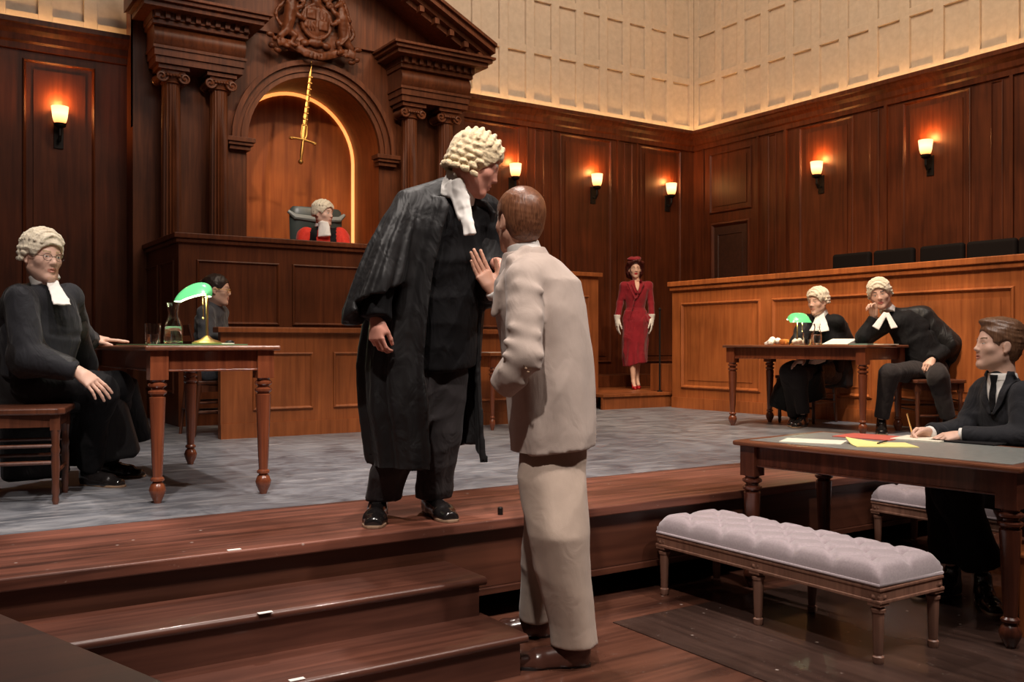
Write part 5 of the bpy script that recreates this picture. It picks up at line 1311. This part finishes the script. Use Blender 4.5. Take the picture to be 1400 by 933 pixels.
# ============================================================ 4. judge
def judge():
    b=P(440,330,10.2)
    J=JJ(pel=(441,385,10.25),chest=(443,345,10.2),neck=(441,309,10.2),shR=(418,322,10.1),shL=(464,322,10.25),elR=(412,350,10.05),wrR=(430,340,9.9),elL=(472,350,10.1),wrL=(458,345,9.9),hipR=(434,388,10.2),hipL=(449,388,10.25),knR=(432,388,9.8),knL=(450,388,9.8),anR=(432,440,9.8),anL=(450,440,9.8))
    p=Person('person in white wig and scarlet robe seated high behind the panelled bench',b,M_skin2); p.t.location.z=.95
    p.head(P(442,293,10.16),D(.88,-.45,-.02),D(0,0,1),1.12,J['neck'],.008); p.core(J)
    p.hand(J['wrR'],D(.6,-.5,0),D(.3,.6,.6),right=True,res=.008); p.hand(J['wrL'],D(-.6,-.5,0),D(-.3,.6,.6),right=False,res=.008)
    p.finish(); 
    F=p.F; q=wig(p,M_wigw,.008,False,False,True)
    q=legs_seated(SDF(.018,.05),J); p.add('robe_skirt',q,M_scar)
    q=top_sdf(J,.011,(.18,.13),(.21,.14),(.09,.08,.075),side=D(1,.15,0)); q.wrinkle(.012,25,4)
    n=J['neck']
    def fn(c):
        x=(c-V3(n))@V3(Rv); z=c[:,2]-n.z; f=(c-V3(n))@V3(Fv); m=np.zeros(len(c),int)
        xx=x-.03; w=.055+.35*np.clip(-z,0,.6)*.25; m[(f<.03)&(np.abs(xx)>w-.0)&(np.abs(xx)<w+.065)&(z<.08)]=1; return m
    split(p.t,q,['robe','scarf_facing'],[M_scar,M_coat],fn)
    q=SDF(.007,.01); q.cape(n-Zv*.02,n+Zv*.06,(.085,.085),(.07,.07),Rv,rnd=.01); a=n+D(.3,-1,0)*.10
    q.cape(a+Zv*.03,a+D(.25,-.45,-1.9)*.14,(.055,.03),(.075,.03),Rv,rnd=.01); q.wrinkle(.008,50,3); p.add('white_jabot',q,M_shirt)
    c=thing('judge_chair','grey leather chair back rising behind the judge in scarlet','chair',P(432,330,10.55)); c.location.z=.95; o=Vector(c.location)
    x=b-o; bb=MB()
    def ring_(z,w,d,yo=0): return [(math.cos(a)*w,math.sin(a)*d+yo,z) for a in np.linspace(0,2*PI,17)[:-1]]
    vs=[];R_=[(.45,.27,.06),(.9,.30,.07),(1.22,.31,.07),(1.31,.30,.06),(1.34,.27,.04)]
    for z,w,d in R_: vs+=ring_(z,w,d)
    fs=[(i*16+k,i*16+(k+1)%16,(i+1)*16+(k+1)%16,(i+1)*16+k) for i in range(4) for k in range(16)]+[tuple(range(64,80)),tuple(reversed(range(16)))]
    bb.add(vs,fs); m_=plain('grey_green_leather',(.045,.055,.05),.35); bb.build('backrest',m_,c,smooth=True)
    bb=MB(); bb.tube([(-.33,-.02,1.28),(-.26,-.04,1.22),(0,-.06,1.20),(.26,-.04,1.22),(.33,-.02,1.28)],[.02,.035,.04,.035,.02],10); bb.build('headrest_roll',plain('pale_grey_leather',(.28,.29,.27),.4),c,smooth=True)
    bb=MB(); bb.box(-.28,.28,-.5,.02,.38,.46); bb.box(-.03,.03,-.25,-.19,.03,.38); bb.box(-.25,.25,-.26,-.18,0,.03); bb.build('seat',m_,c,bevel=.02)
judge()
# ============================================================ 5. clerk
def clerk():
    J=JJ(pel=(284,500,8.0),chest=(287,455,7.95),neck=(293,416,7.92),shR=(282,428,7.80),shL=(300,428,8.08),elR=(283,462,7.75),wrR=(312,462,7.85),elL=(305,460,8.1),wrL=(325,460,8.0),
      hipR=(284,508,7.9),hipL=(288,508,8.05),knR=(345,505,8.0),knL=(350,505,8.2),anR=(340,585,8.0),anL=(348,585,8.2))
    p=Person('person with dark hair bun and grey jacket in profile behind the left lamp',P(287,500,8),M_skin2); p.t.location.z=0
    p.head(P(297,397,7.90),D(.97,.1,-.05),D(0,0,1),1.05,J['neck'],.007,True,.048); p.core(J,fem=.8)
    p.hand(J['wrR'],D(1,.3,-.1),D(.2,.6,.7),right=True,res=.007); p.hand(J['wrL'],D(1,-.2,-.1),D(.2,-.6,.7),right=False,res=.007)
    p.finish(); hair(p,M_haird,.007,'bun')
    q=legs_seated(SDF(.014,.04),J,(.085,.065,.05)); p.add('trousers',q,M_greyj)
    q=top_sdf(J,.010,(.14,.11),(.165,.12),(.066,.058,.048),side=D(.3,1,0)); q.wrinkle(.014,32,4); p.add('jacket',q,M_greyj)
    q=SDF(.006,.006); q.cape(J['neck']-Zv*.01,J['neck']+Zv*.03,(.055,.055),(.05,.05),Rv,rnd=.006); p.add('shirt_collar',q,M_shirt)
    glasses(p,M_brass,.0025)
    shoe(p.t,J['anR'],J['anR']+D(1,0,0)*.2,M_shoe,0,.25,res=.009); shoe(p.t,J['anL'],J['anL']+D(1,0,0)*.2,M_shoe,0,.25,res=.009)
clerk()
# ============================================================ 6. lady in red
def lady():
    d=12.35; zf=.18
    def Q(u,v,dd=0): return P(u,v,d+dd)
    J=JJ(pel=(868,432,d),chest=(869,405,d),neck=(870,385,d),shR=(853,391,d-.02),shL=(887,391,d+.02),elR=(848,414,d),wrR=(844,437,d-.04),elL=(890,414,d+.02),wrL=(891,436,d-.02),
       hipR=(862,440,d),hipL=(874,440,d),knR=(864,478,d-.03),knL=(871,478,d+.03),anR=(866,522,d-.08),anL=(871,519,d+.06))
    p=Person('person in crimson skirt suit, red hat and white gloves standing on low steps',Q(868,532),M_skin2); p.t.location.z=zf
    p.head(Q(868,368),D(.05,-1,-.08),D(0,0,1),.98,J['neck'],.007,True,.042)
    q=SDF(.010,.02); q.cap(J['pel'],J['chest'],.07); q.cap(J['chest'],J['neck'],.07,.045); q.cap(J['shL'],J['shR'],.04)
    for a in 'LR':
        q.cap(J['sh'+a],J['el'+a],.035,.03); q.cap(J['el'+a],J['wr'+a],.03,.02); q.cap(J['hip'+a],J['kn'+a],.06,.045); q.chain([J['kn'+a],J['kn'+a]*.55+J['an'+a]*.45,J['an'+a]],[.045,.046,.026])
        q.cap(J['an'+a],J['an'+a]+D(.05,-.7,-.55)*.11,.026,.024)
    p.ms.append(q.mesh()); p.finish(lips=plain('red_lipstick',(.45,.02,.03),.4))
    hair(p,M_hairr,.007,'roll')
    F=p.F; q=SDF(.006,.01); q.ell(F.w(.02,.02,.128),(.088,.088,.032),F.R); q.ell(F.w(-.03,.0,.142),(.05,.06,.028),F.R); q.ell(F.w(.05,.03,.145),(.03,.03,.022),F.R); p.add('hat',q,M_red)
    # skirt
    q=SDF(.009,.02)
    def S(u,v,ru,rv): return (Q(u,v),ru,rv)
    q.loft([S(869,499,.150,.14),S(868,480,.160,.14),S(868,460,.165,.14),S(869,440,.170,.135),S(869,425,.150,.115)],Rv,folds=(7,.10,.0,.3),hem=lambda th:.03*np.cos(th+.4)); q.wrinkle(.012,26,2,(1.5,1.5,.4)); p.add('skirt',q,M_red)
    q=SDF(.008,.025)
    q.loft([S(869,443,.168,.135),S(869,433,.160,.128),S(869,421,.118,.10),S(869,408,.145,.115),S(869,396,.165,.11),S(870,388,.12,.075),S(870,384,.06,.05)],Rv,hem=lambda th:.05*np.cos(th*1+1.57+PI)*-1)
    q.cap(J['shR'],J['shL'],.055)
    for a in 'LR': q.cap(J['sh'+a],J['el'+a],.052,.044); q.cape(J['el'+a],J['wr'+a],(.044,.044),(.036,.036),Rv,rnd=.01)
    q.cape(Q(866,387,-.12),Q(869,396,-.14),(.022,.05),(.004,.05),Rv,.01,'s')
    q.cap(Q(858,388,-.13),Q(868,408,-.14),.010,.008,.004); q.cap(Q(880,388,-.11),Q(870,408,-.14),.010,.008,.004); q.cap(Q(868,408,-.14),Q(860,436,-.15),.007,.005,.004)
    q.wrinkle(.008,30,7); p.add('jacket',q,M_red); jm=q.mesh()
    patch(p.t,'neckline_skin',jm,J['neck'],-Fv,Rv,[(-.04,.04,.01),(-.03,.03,-.06),(-.003,.003,-.13)],M_skin2,.004)  # added skin-coloured patch for the bare V of the neck
    for sx in (-1,1): patch(p.t,'lapel',jm,J['neck'],-Fv,Rv,[(sx*.03,sx*.06,.012),(sx*.028,sx*.075,-.05),(sx*.004,sx*.03,-.17)],M_red,.010,.006)
    q=SDF(.007,.004)
    for i in range(3): q.ell(Q(868-1.5*i,411+7*i,-.15),(.010,.008,.010))
    p.add('jacket_button',q,M_haird)
    for a,right,sx in (('R',True,-1),('L',False,1)):
        g=hand_sdf(J['wr'+a],D(sx*.03,-.1,-1),D(-sx*.3,-.9,0),right=right,s=1.1,curl=(.2,.25,.3,.3),thumb=(.4,.2),res=.006)
        g.cape(J['wr'+a]+Zv*.06,J['wr'+a]-Zv*.02,(.046,.046),(.034,.034),Rv,rnd=.004); p.add('glove',g,M_shirt)
    for a in 'LR':
        an=J['an'+a]; t0=an+D(.05,-.7,-.55)*.12; q=SDF(.006,.012); zz=zf
        q.cape((t0.x,t0.y,zz+.016)-Vector((0,0,0)) if False else Vector((t0.x,t0.y,zz+.018)),Vector((an.x,an.y,zz+.075))-Fv*.0,(.034,.016),(.028,.02),Rv,rnd=.008); q.cap(Vector((t0.x,t0.y,zz+.016))-Fv*.04,Vector((t0.x,t0.y,zz+.018)),.02,.03)
        q.cap(Vector((an.x,an.y,zz+.06))+Fv*.03,Vector((an.x,an.y,zz+.006))+Fv*.03,.012,.007); q.cut((0,0,zz+.001),(0,0,-1)); p.add('shoe',q,M_rshoe)
lady()
# ============================================================ 7. older barrister at right
def barrister_a():
    d=9.25
    J=JJ(pel=(1128,508,d+.05),chest=(1128,468,d),neck=(1122,430,d-.03),shR=(1108,441,d+.08),shL=(1144,441,d-.10),elR=(1093,470,d-.15),wrR=(1098,493,d-.5),elL=(1158,475,d),wrL=(1125,492,d-.4),
      hipR=(1122,512,d-.05),hipL=(1136,512,d+.02),knR=(1078,508,d-.45),knL=(1092,512,d-.5),anR=(1086,570,d-.35),anL=(1098,566,d-.5))
    p=Person('person in cream wig and black gown seated behind the right green lamp',P(1125,540,d),M_skin2); p.t.location.z=0
    p.head(P(1118,413,d-.06),D(-.80,-.58,-.10),D(-.05,0,1),1.05,J['neck'],.0065); p.core(J)
    p.hand(J['wrR'],D(-.5,-.3,-.1),D(.5,-.6,.2),right=True,res=.006); p.hand(J['wrL'],D(-.9,-.2,-.1),D(0,-.3,.8),right=False,res=.006)
    p.finish(); wig(p,M_wigw,.0065,True,False,True)
    q=legs_seated(SDF(.012,.04),J,(.09,.072,.058)); p.add('trousers',q,M_trou)
    q=top_sdf(J,.010,(.17,.13),(.195,.13),(.075,.065,.055),side=D(.8,-.5,0)); q.wrinkle(.012,24,6); p.add('coat',q,M_coat)
    q=SDF(.010,.04); q.cap(J['shR']+Fv*.03,J['elR']+Fv*.03,.085,.09); q.cap(J['shL']+Fv*.03,J['elL'],.085,.10); q.cape(P(1130,440,d+.1),P(1132,530,d+.1),(.21,.08),(.26,.12),Rv,rnd=.03)
    q.cape(P(1090,500,d-.3),P(1066,560,d-.25),(.12,.10),(.12,.06),Rv,rnd=.02); q.cap(P(1125,505,d-.1),P(1085,508,d-.4),.12,.10); q.cape(P(1105,510,d-.35),P(1112,548,d-.3),(.14,.10),(.13,.06),Rv,rnd=.02)
    q.ell(P(1115,455,d-.25),(.11,.12,.14),None,.03,'s')
    q.wrinkle(.016,20,15,(1.4,1.4,.7)); p.add('gown',q,M_gown)
    bands(p,p.F,J['neck'],D(-.35,-.9,0),M_shirt,.17,.006,.05,.022,.034,(.066,.066),.05)
    shoe(p.t,J['anR'],J['anR']+D(-.3,-.7,0)*.2,M_shoe,0,.27,res=.008); shoe(p.t,J['anL'],J['anL']+D(-.5,-.6,0)*.2,M_shoe,0,.27,res=.008)
barrister_a()
# ============================================================ 8. young barrister leaning on hand
def barrister_b():
    d=8.45
    J=JJ(pel=(1268,503,d-.05),chest=(1250,462,d-.02),neck=(1215,425,d),shR=(1203,446,d-.1),shL=(1266,438,d+.02),elR=(1180,462,d-.12),wrR=(1195,434,d-.14),elL=(1294,478,d-.05),wrL=(1275,492,d-.2),
      hipR=(1255,508,d-.1),hipL=(1278,506,d-.02),knR=(1216,510,d-.45),knL=(1283,516,d-.45),anR=(1205,572,d-.35),anL=(1296,572,d-.40))
    p=Person('person in cream wig and black gown leaning with cheek resting on one hand',P(1250,540,d),M_skin2); p.t.location.z=0
    p.head(P(1203,403,d-.06),D(-.42,-.88,-.12),D(-.22,0,1),1.08,J['neck'],.0058); p.core(J)
    p.hand(J['wrR'],D(-.12,.0,1),D(.35,-.5,.3),right=True,s=1.05,curl=(.9,1.0,1.1,1.1),thumb=(.35,.2),res=.0055,wr=J['elR']*.4+J['wrR']*.6)
    p.hand(J['wrL'],D(-.5,-.4,-.4),D(-.5,.6,.3),right=False,s=1.05,curl=(.6,.7,.7,.7),thumb=(.4,.3),res=.0055)
    p.finish(brow=M_haird,lips=plain('rosy_lips',(.5,.16,.13),.45)); wig(p,M_wigw,.0058,True,False,True)
    q=legs_seated(SDF(.011,.04),J,(.095,.078,.06)); q.wrinkle(.012,22,6); p.add('trousers',q,M_trou)
    q=top_sdf(J,.010,(.17,.13),(.19,.13),(.075,.062,.05),side=D(.95,.1,.05)); q.wrinkle(.012,24,6); p.add('coat',q,M_coat)
    q=SDF(.010,.05); q.cap(P(1222,432,d+.05),P(1262,432,d+.05),.07,.095); q.cap(P(1262,436,d+.03),P(1296,470,d-.02),.10,.12); q.cape(P(1250,440,d+.10),P(1285,520,d+.08),(.18,.09),(.21,.10),D(1,.1,-.3),rnd=.04)
    q.cape(P(1296,468,d-.02),P(1306,500,d+.05),(.12,.10),(.05,.10),D(1,.2,0),rnd=.03); q.cap(P(1300,490,d+.06),P(1302,545,d+.1),.075,.05)
    q.cap(P(1206,446,d-.05),P(1184,463,d-.10),.085,.07)
    q.ell(P(1288,497,d-.22),(.08,.13,.10),None,.03,'s')
    q.wrinkle(.016,20,16,(1.4,1.4,.8)); p.add('gown',q,M_gown)
    # collar and splayed bands
    q=SDF(.0055,.006); n=J['neck']; q.cape(n-Zv*.02+D(-.3,-.3,0)*.03,n+D(-.12,0,1)*.04,(.07,.07),(.062,.062),Rv,rnd=.006)
    a=P(1211,428,d-.16); q.cape(a,P(1197,449,d-.24),(.020,.007),(.034,.007),Rv,rnd=.002); q.cape(a+Rv*.01,P(1223,449,d-.24),(.020,.007),(.034,.007),Rv,rnd=.002); p.add('collar_bands',q,M_shirt)
    shoe(p.t,J['anR'],J['anR']+D(-.3,-.8,0)*.2,M_shoe,0,.28,res=.008); shoe(p.t,J['anL'],J['anL']+D(.1,-.9,0)*.2,M_shoe,0,.28,res=.008)
barrister_b()
# ============================================================ 9. writing man at the lower right
def writer():
    d=4.78
    J=JJ(pel=(1385,665,d+.05),chest=(1380,575,d),neck=(1371,513,d-.02),shR=(1398,545,d+.0),shL=(1352,538,d+.02),elL=(1398,600,d-.24),wrL=(1316,596,d-.10),elR=(1322,588,d+.14),wrR=(1272,593,d+.06),
      hipR=(1395,675,d),hipL=(1375,672,d+.1),knR=(1305,668,d-.35),knL=(1295,665,d-.12),anR=(1345,775,d-.35),anL=(1300,768,d-.2))
    J['shL']=P(1402,541,d-.17); J['shR']=P(1350,535,d+.16)
    p=Person('person with slicked brown hair in dark suit at the writing table, holding a pen',P(1380,690,d),M_skin2); p.t.location.z=-.45
    p.head(P(1364,473,d-.02),D(-.97,.05,.10),D(.12,0,1),1.05,J['neck'],.0048); p.core(J)
    p.hand(J['wrL'],D(-.95,.12,-.10),D(.1,.9,.35),right=False,s=1.0,curl=(.45,.5,.55,.6),thumb=(.3,.3),res=.0045,wr=J['elL']*.3+J['wrL']*.7)
    p.hand(J['wrR'],D(-.95,-.1,.0),D(-.1,-.55,.8),right=True,s=1.0,curl=(.7,.85,1.0,1.0),thumb=(.3,.35),res=.0045,wr=J['elR']*.3+J['wrR']*.7)
    p.finish(brow=M_brow); hair(p,M_hairm,.0048,'side',wr=.004)
    q=legs_seated(SDF(.011,.04),J,(.095,.085,.085)); q.wrinkle(.012,22,6); p.add('trousers',q,M_coat)
    q=top_sdf(J,.008,(.16,.13),(.19,.13),(.078,.064,.050),side=J['shR']-J['shL']); q.wrinkle(.014,22,6)
    p.add('jacket',q,M_navy); jm=q.mesh(); n=J['neck']+Zv*-.01; fd=D(-.86,-.5,0); sd=D(-.5,.86,0)
    patch(p.t,'shirt_front',jm,n,fd,sd,[(-.050,.050,.02),(-.040,.040,-.07),(-.020,.020,-.14),(-.004,.004,-.18)],M_shirt,.004)
    patch(p.t,'tie',jm,n,fd,sd,[(-.020,.020,.012),(-.012,.012,-.03),(-.018,.018,-.07),(-.018,.018,-.13),(-.004,.004,-.175)],M_coat,.010)
    for sx in (-1,1): patch(p.t,'lapel',jm,n,fd,sd,[(sx*.048,sx*.078,.03),(sx*.042,sx*.095,-.05),(sx*.032,sx*.075,-.10),(sx*.016,sx*.042,-.15),(sx*.0,sx*.012,-.19)],M_navy,.008,.005)
    q=SDF(.005,.006); q.cape(J['neck']-Zv*.03,J['neck']+Zv*.012,(.076,.072),(.064,.064),Rv,rnd=.005); p.add('shirt_collar',q,M_shirt)
    for a in ('R','L'):
        q=SDF(.005,.004); e=(J['wr'+a]-J['el'+a]).normalized(); q.cape(J['wr'+a]-e*.03,J['wr'+a]+e*.018,(.040,.040),(.038,.038),(0,0,1),rnd=.004); p.add('shirt_cuff',q,M_shirt)
    shoe(p.t,J['anR'],J['anR']+D(-.2,-.8,0)*.2,M_shoe,-.45,.29,res=.007); shoe(p.t,J['anL'],J['anL']+D(-.8,-.3,0)*.2,M_shoe,-.45,.29,res=.007)
    a=P(1249,600,d+.02); c=P(1240,566,d-.02); b=MB(); b.tube([(0,0,0),(c-a)*.12,(c-a)],[.0012,.004,.0045],8); o=b.build('pen',M_brass,smooth=True,loc=a); tag(o,'slim pen held upright in the writing man\'s hand','pen')
writer()
# ============================================================ LIGHT
def spot(name,loc,tgt,e,col,size=60,blend=.6,rad=.15):
    l=bpy.data.lights.new(name,'SPOT'); l.energy=e; l.color=col; l.spot_size=math.radians(size); l.spot_blend=blend; l.shadow_soft_size=rad
    o=bpy.data.objects.new(name,l); COL.objects.link(o); o.location=loc; o.rotation_euler=(Vector(tgt)-Vector(loc)).to_track_quat('-Z','Y').to_euler()
def area(name,loc,tgt,e,col,sx,sy):
    l=bpy.data.lights.new(name,'AREA'); l.energy=e; l.color=col; l.shape='RECTANGLE'; l.size=sx; l.size_y=sy
    o=bpy.data.objects.new(name,l); COL.objects.link(o); o.location=loc; o.rotation_euler=(Vector(tgt)-Vector(loc)).to_track_quat('-Z','Y').to_euler()
WARM=(1,.78,.56); COOL=(1,.90,.82)
spot('key_spot',(-1.2,-.8,7.4),(2.0,3.9,.6),1250,COOL,34,.7,.12)          # front of house left, on the two men
spot('key_spot',(4.6,-1.2,7.2),(2.5,3.3,.4),850,COOL,34,.7,.12)            # front of house right
spot('top_spot',(2.6,6.2,7.2),(2.4,4.2,0),700,COOL,60,.7,.15)            # overhead on centre stage
spot('top_spot',(1.0,2.0,6.8),(.8,5.2,.6),560,COOL,50,.7,.15)
spot('top_spot',(6.2,3.6,7.0),(7.2,5.6,.9),700,COOL,50,.7,.15)
spot('top_spot',(2.6,0,6.6),(3.8,2.6,-.2),360,COOL,50,.7,.15)
spot('jury_spot',(3.0,4.5,6.8),(7.9,6.3,.7),1100,WARM,50,.7,.2)
spot('lady_spot',(5.6,3.8,6.5),(8.1,9.5,1.2),450,WARM,22,.5,.1)
spot('judge_spot',(2.2,4.8,6.6),(3.9,9.8,1.9),520,COOL,14,.5,.1)
spot('desk_spot',(2.6,3.4,6.4),(3.6,7.7,.5),420,WARM,34,.8,.2)
area('wall_wash',(4.5,6.2,7.6),(7.0,10.8,5.6),150,(1,.82,.62),5,1)
area('wall_wash',(6.2,5.0,7.6),(10.4,6.5,5.3),130,(1,.72,.42),1,6)
area('stage_fill',(2.5,1.0,7.5),(3.5,6,0),110,(1,.85,.75),7,3)
spot('portico_fill',(1.2,4.6,6.2),(3.9,10.2,3.6),420,WARM,26,.8,.15)  # added fill, brightens the portico and coat of arms
spot('niche_fill',(4.6,6.2,5.8),(3.9,10.9,2.6),200,(1,.72,.45),20,.6,.1)  # added fill to brighten the niche back
spot('writer_fill',(1.6,1.6,5.4),(4.6,2.8,.8),190,COOL,20,.7,.1)  # added fill that lifts the writing man's dim face
w=bpy.data.worlds.new('world'); SC.world=w; w.use_nodes=True; w.node_tree.nodes['Background'].inputs[0].default_value=(.05,.03,.022,1); w.node_tree.nodes['Background'].inputs[1].default_value=.3
vs=SC.view_settings; vs.view_transform='Standard'; vs.look='None'; vs.gamma=1; vs.use_curve_mapping=False; vs.exposure=.55
for o in list(bpy.data.objects):
    if o.name.split('.')[0] in ('stage_recess',): pass
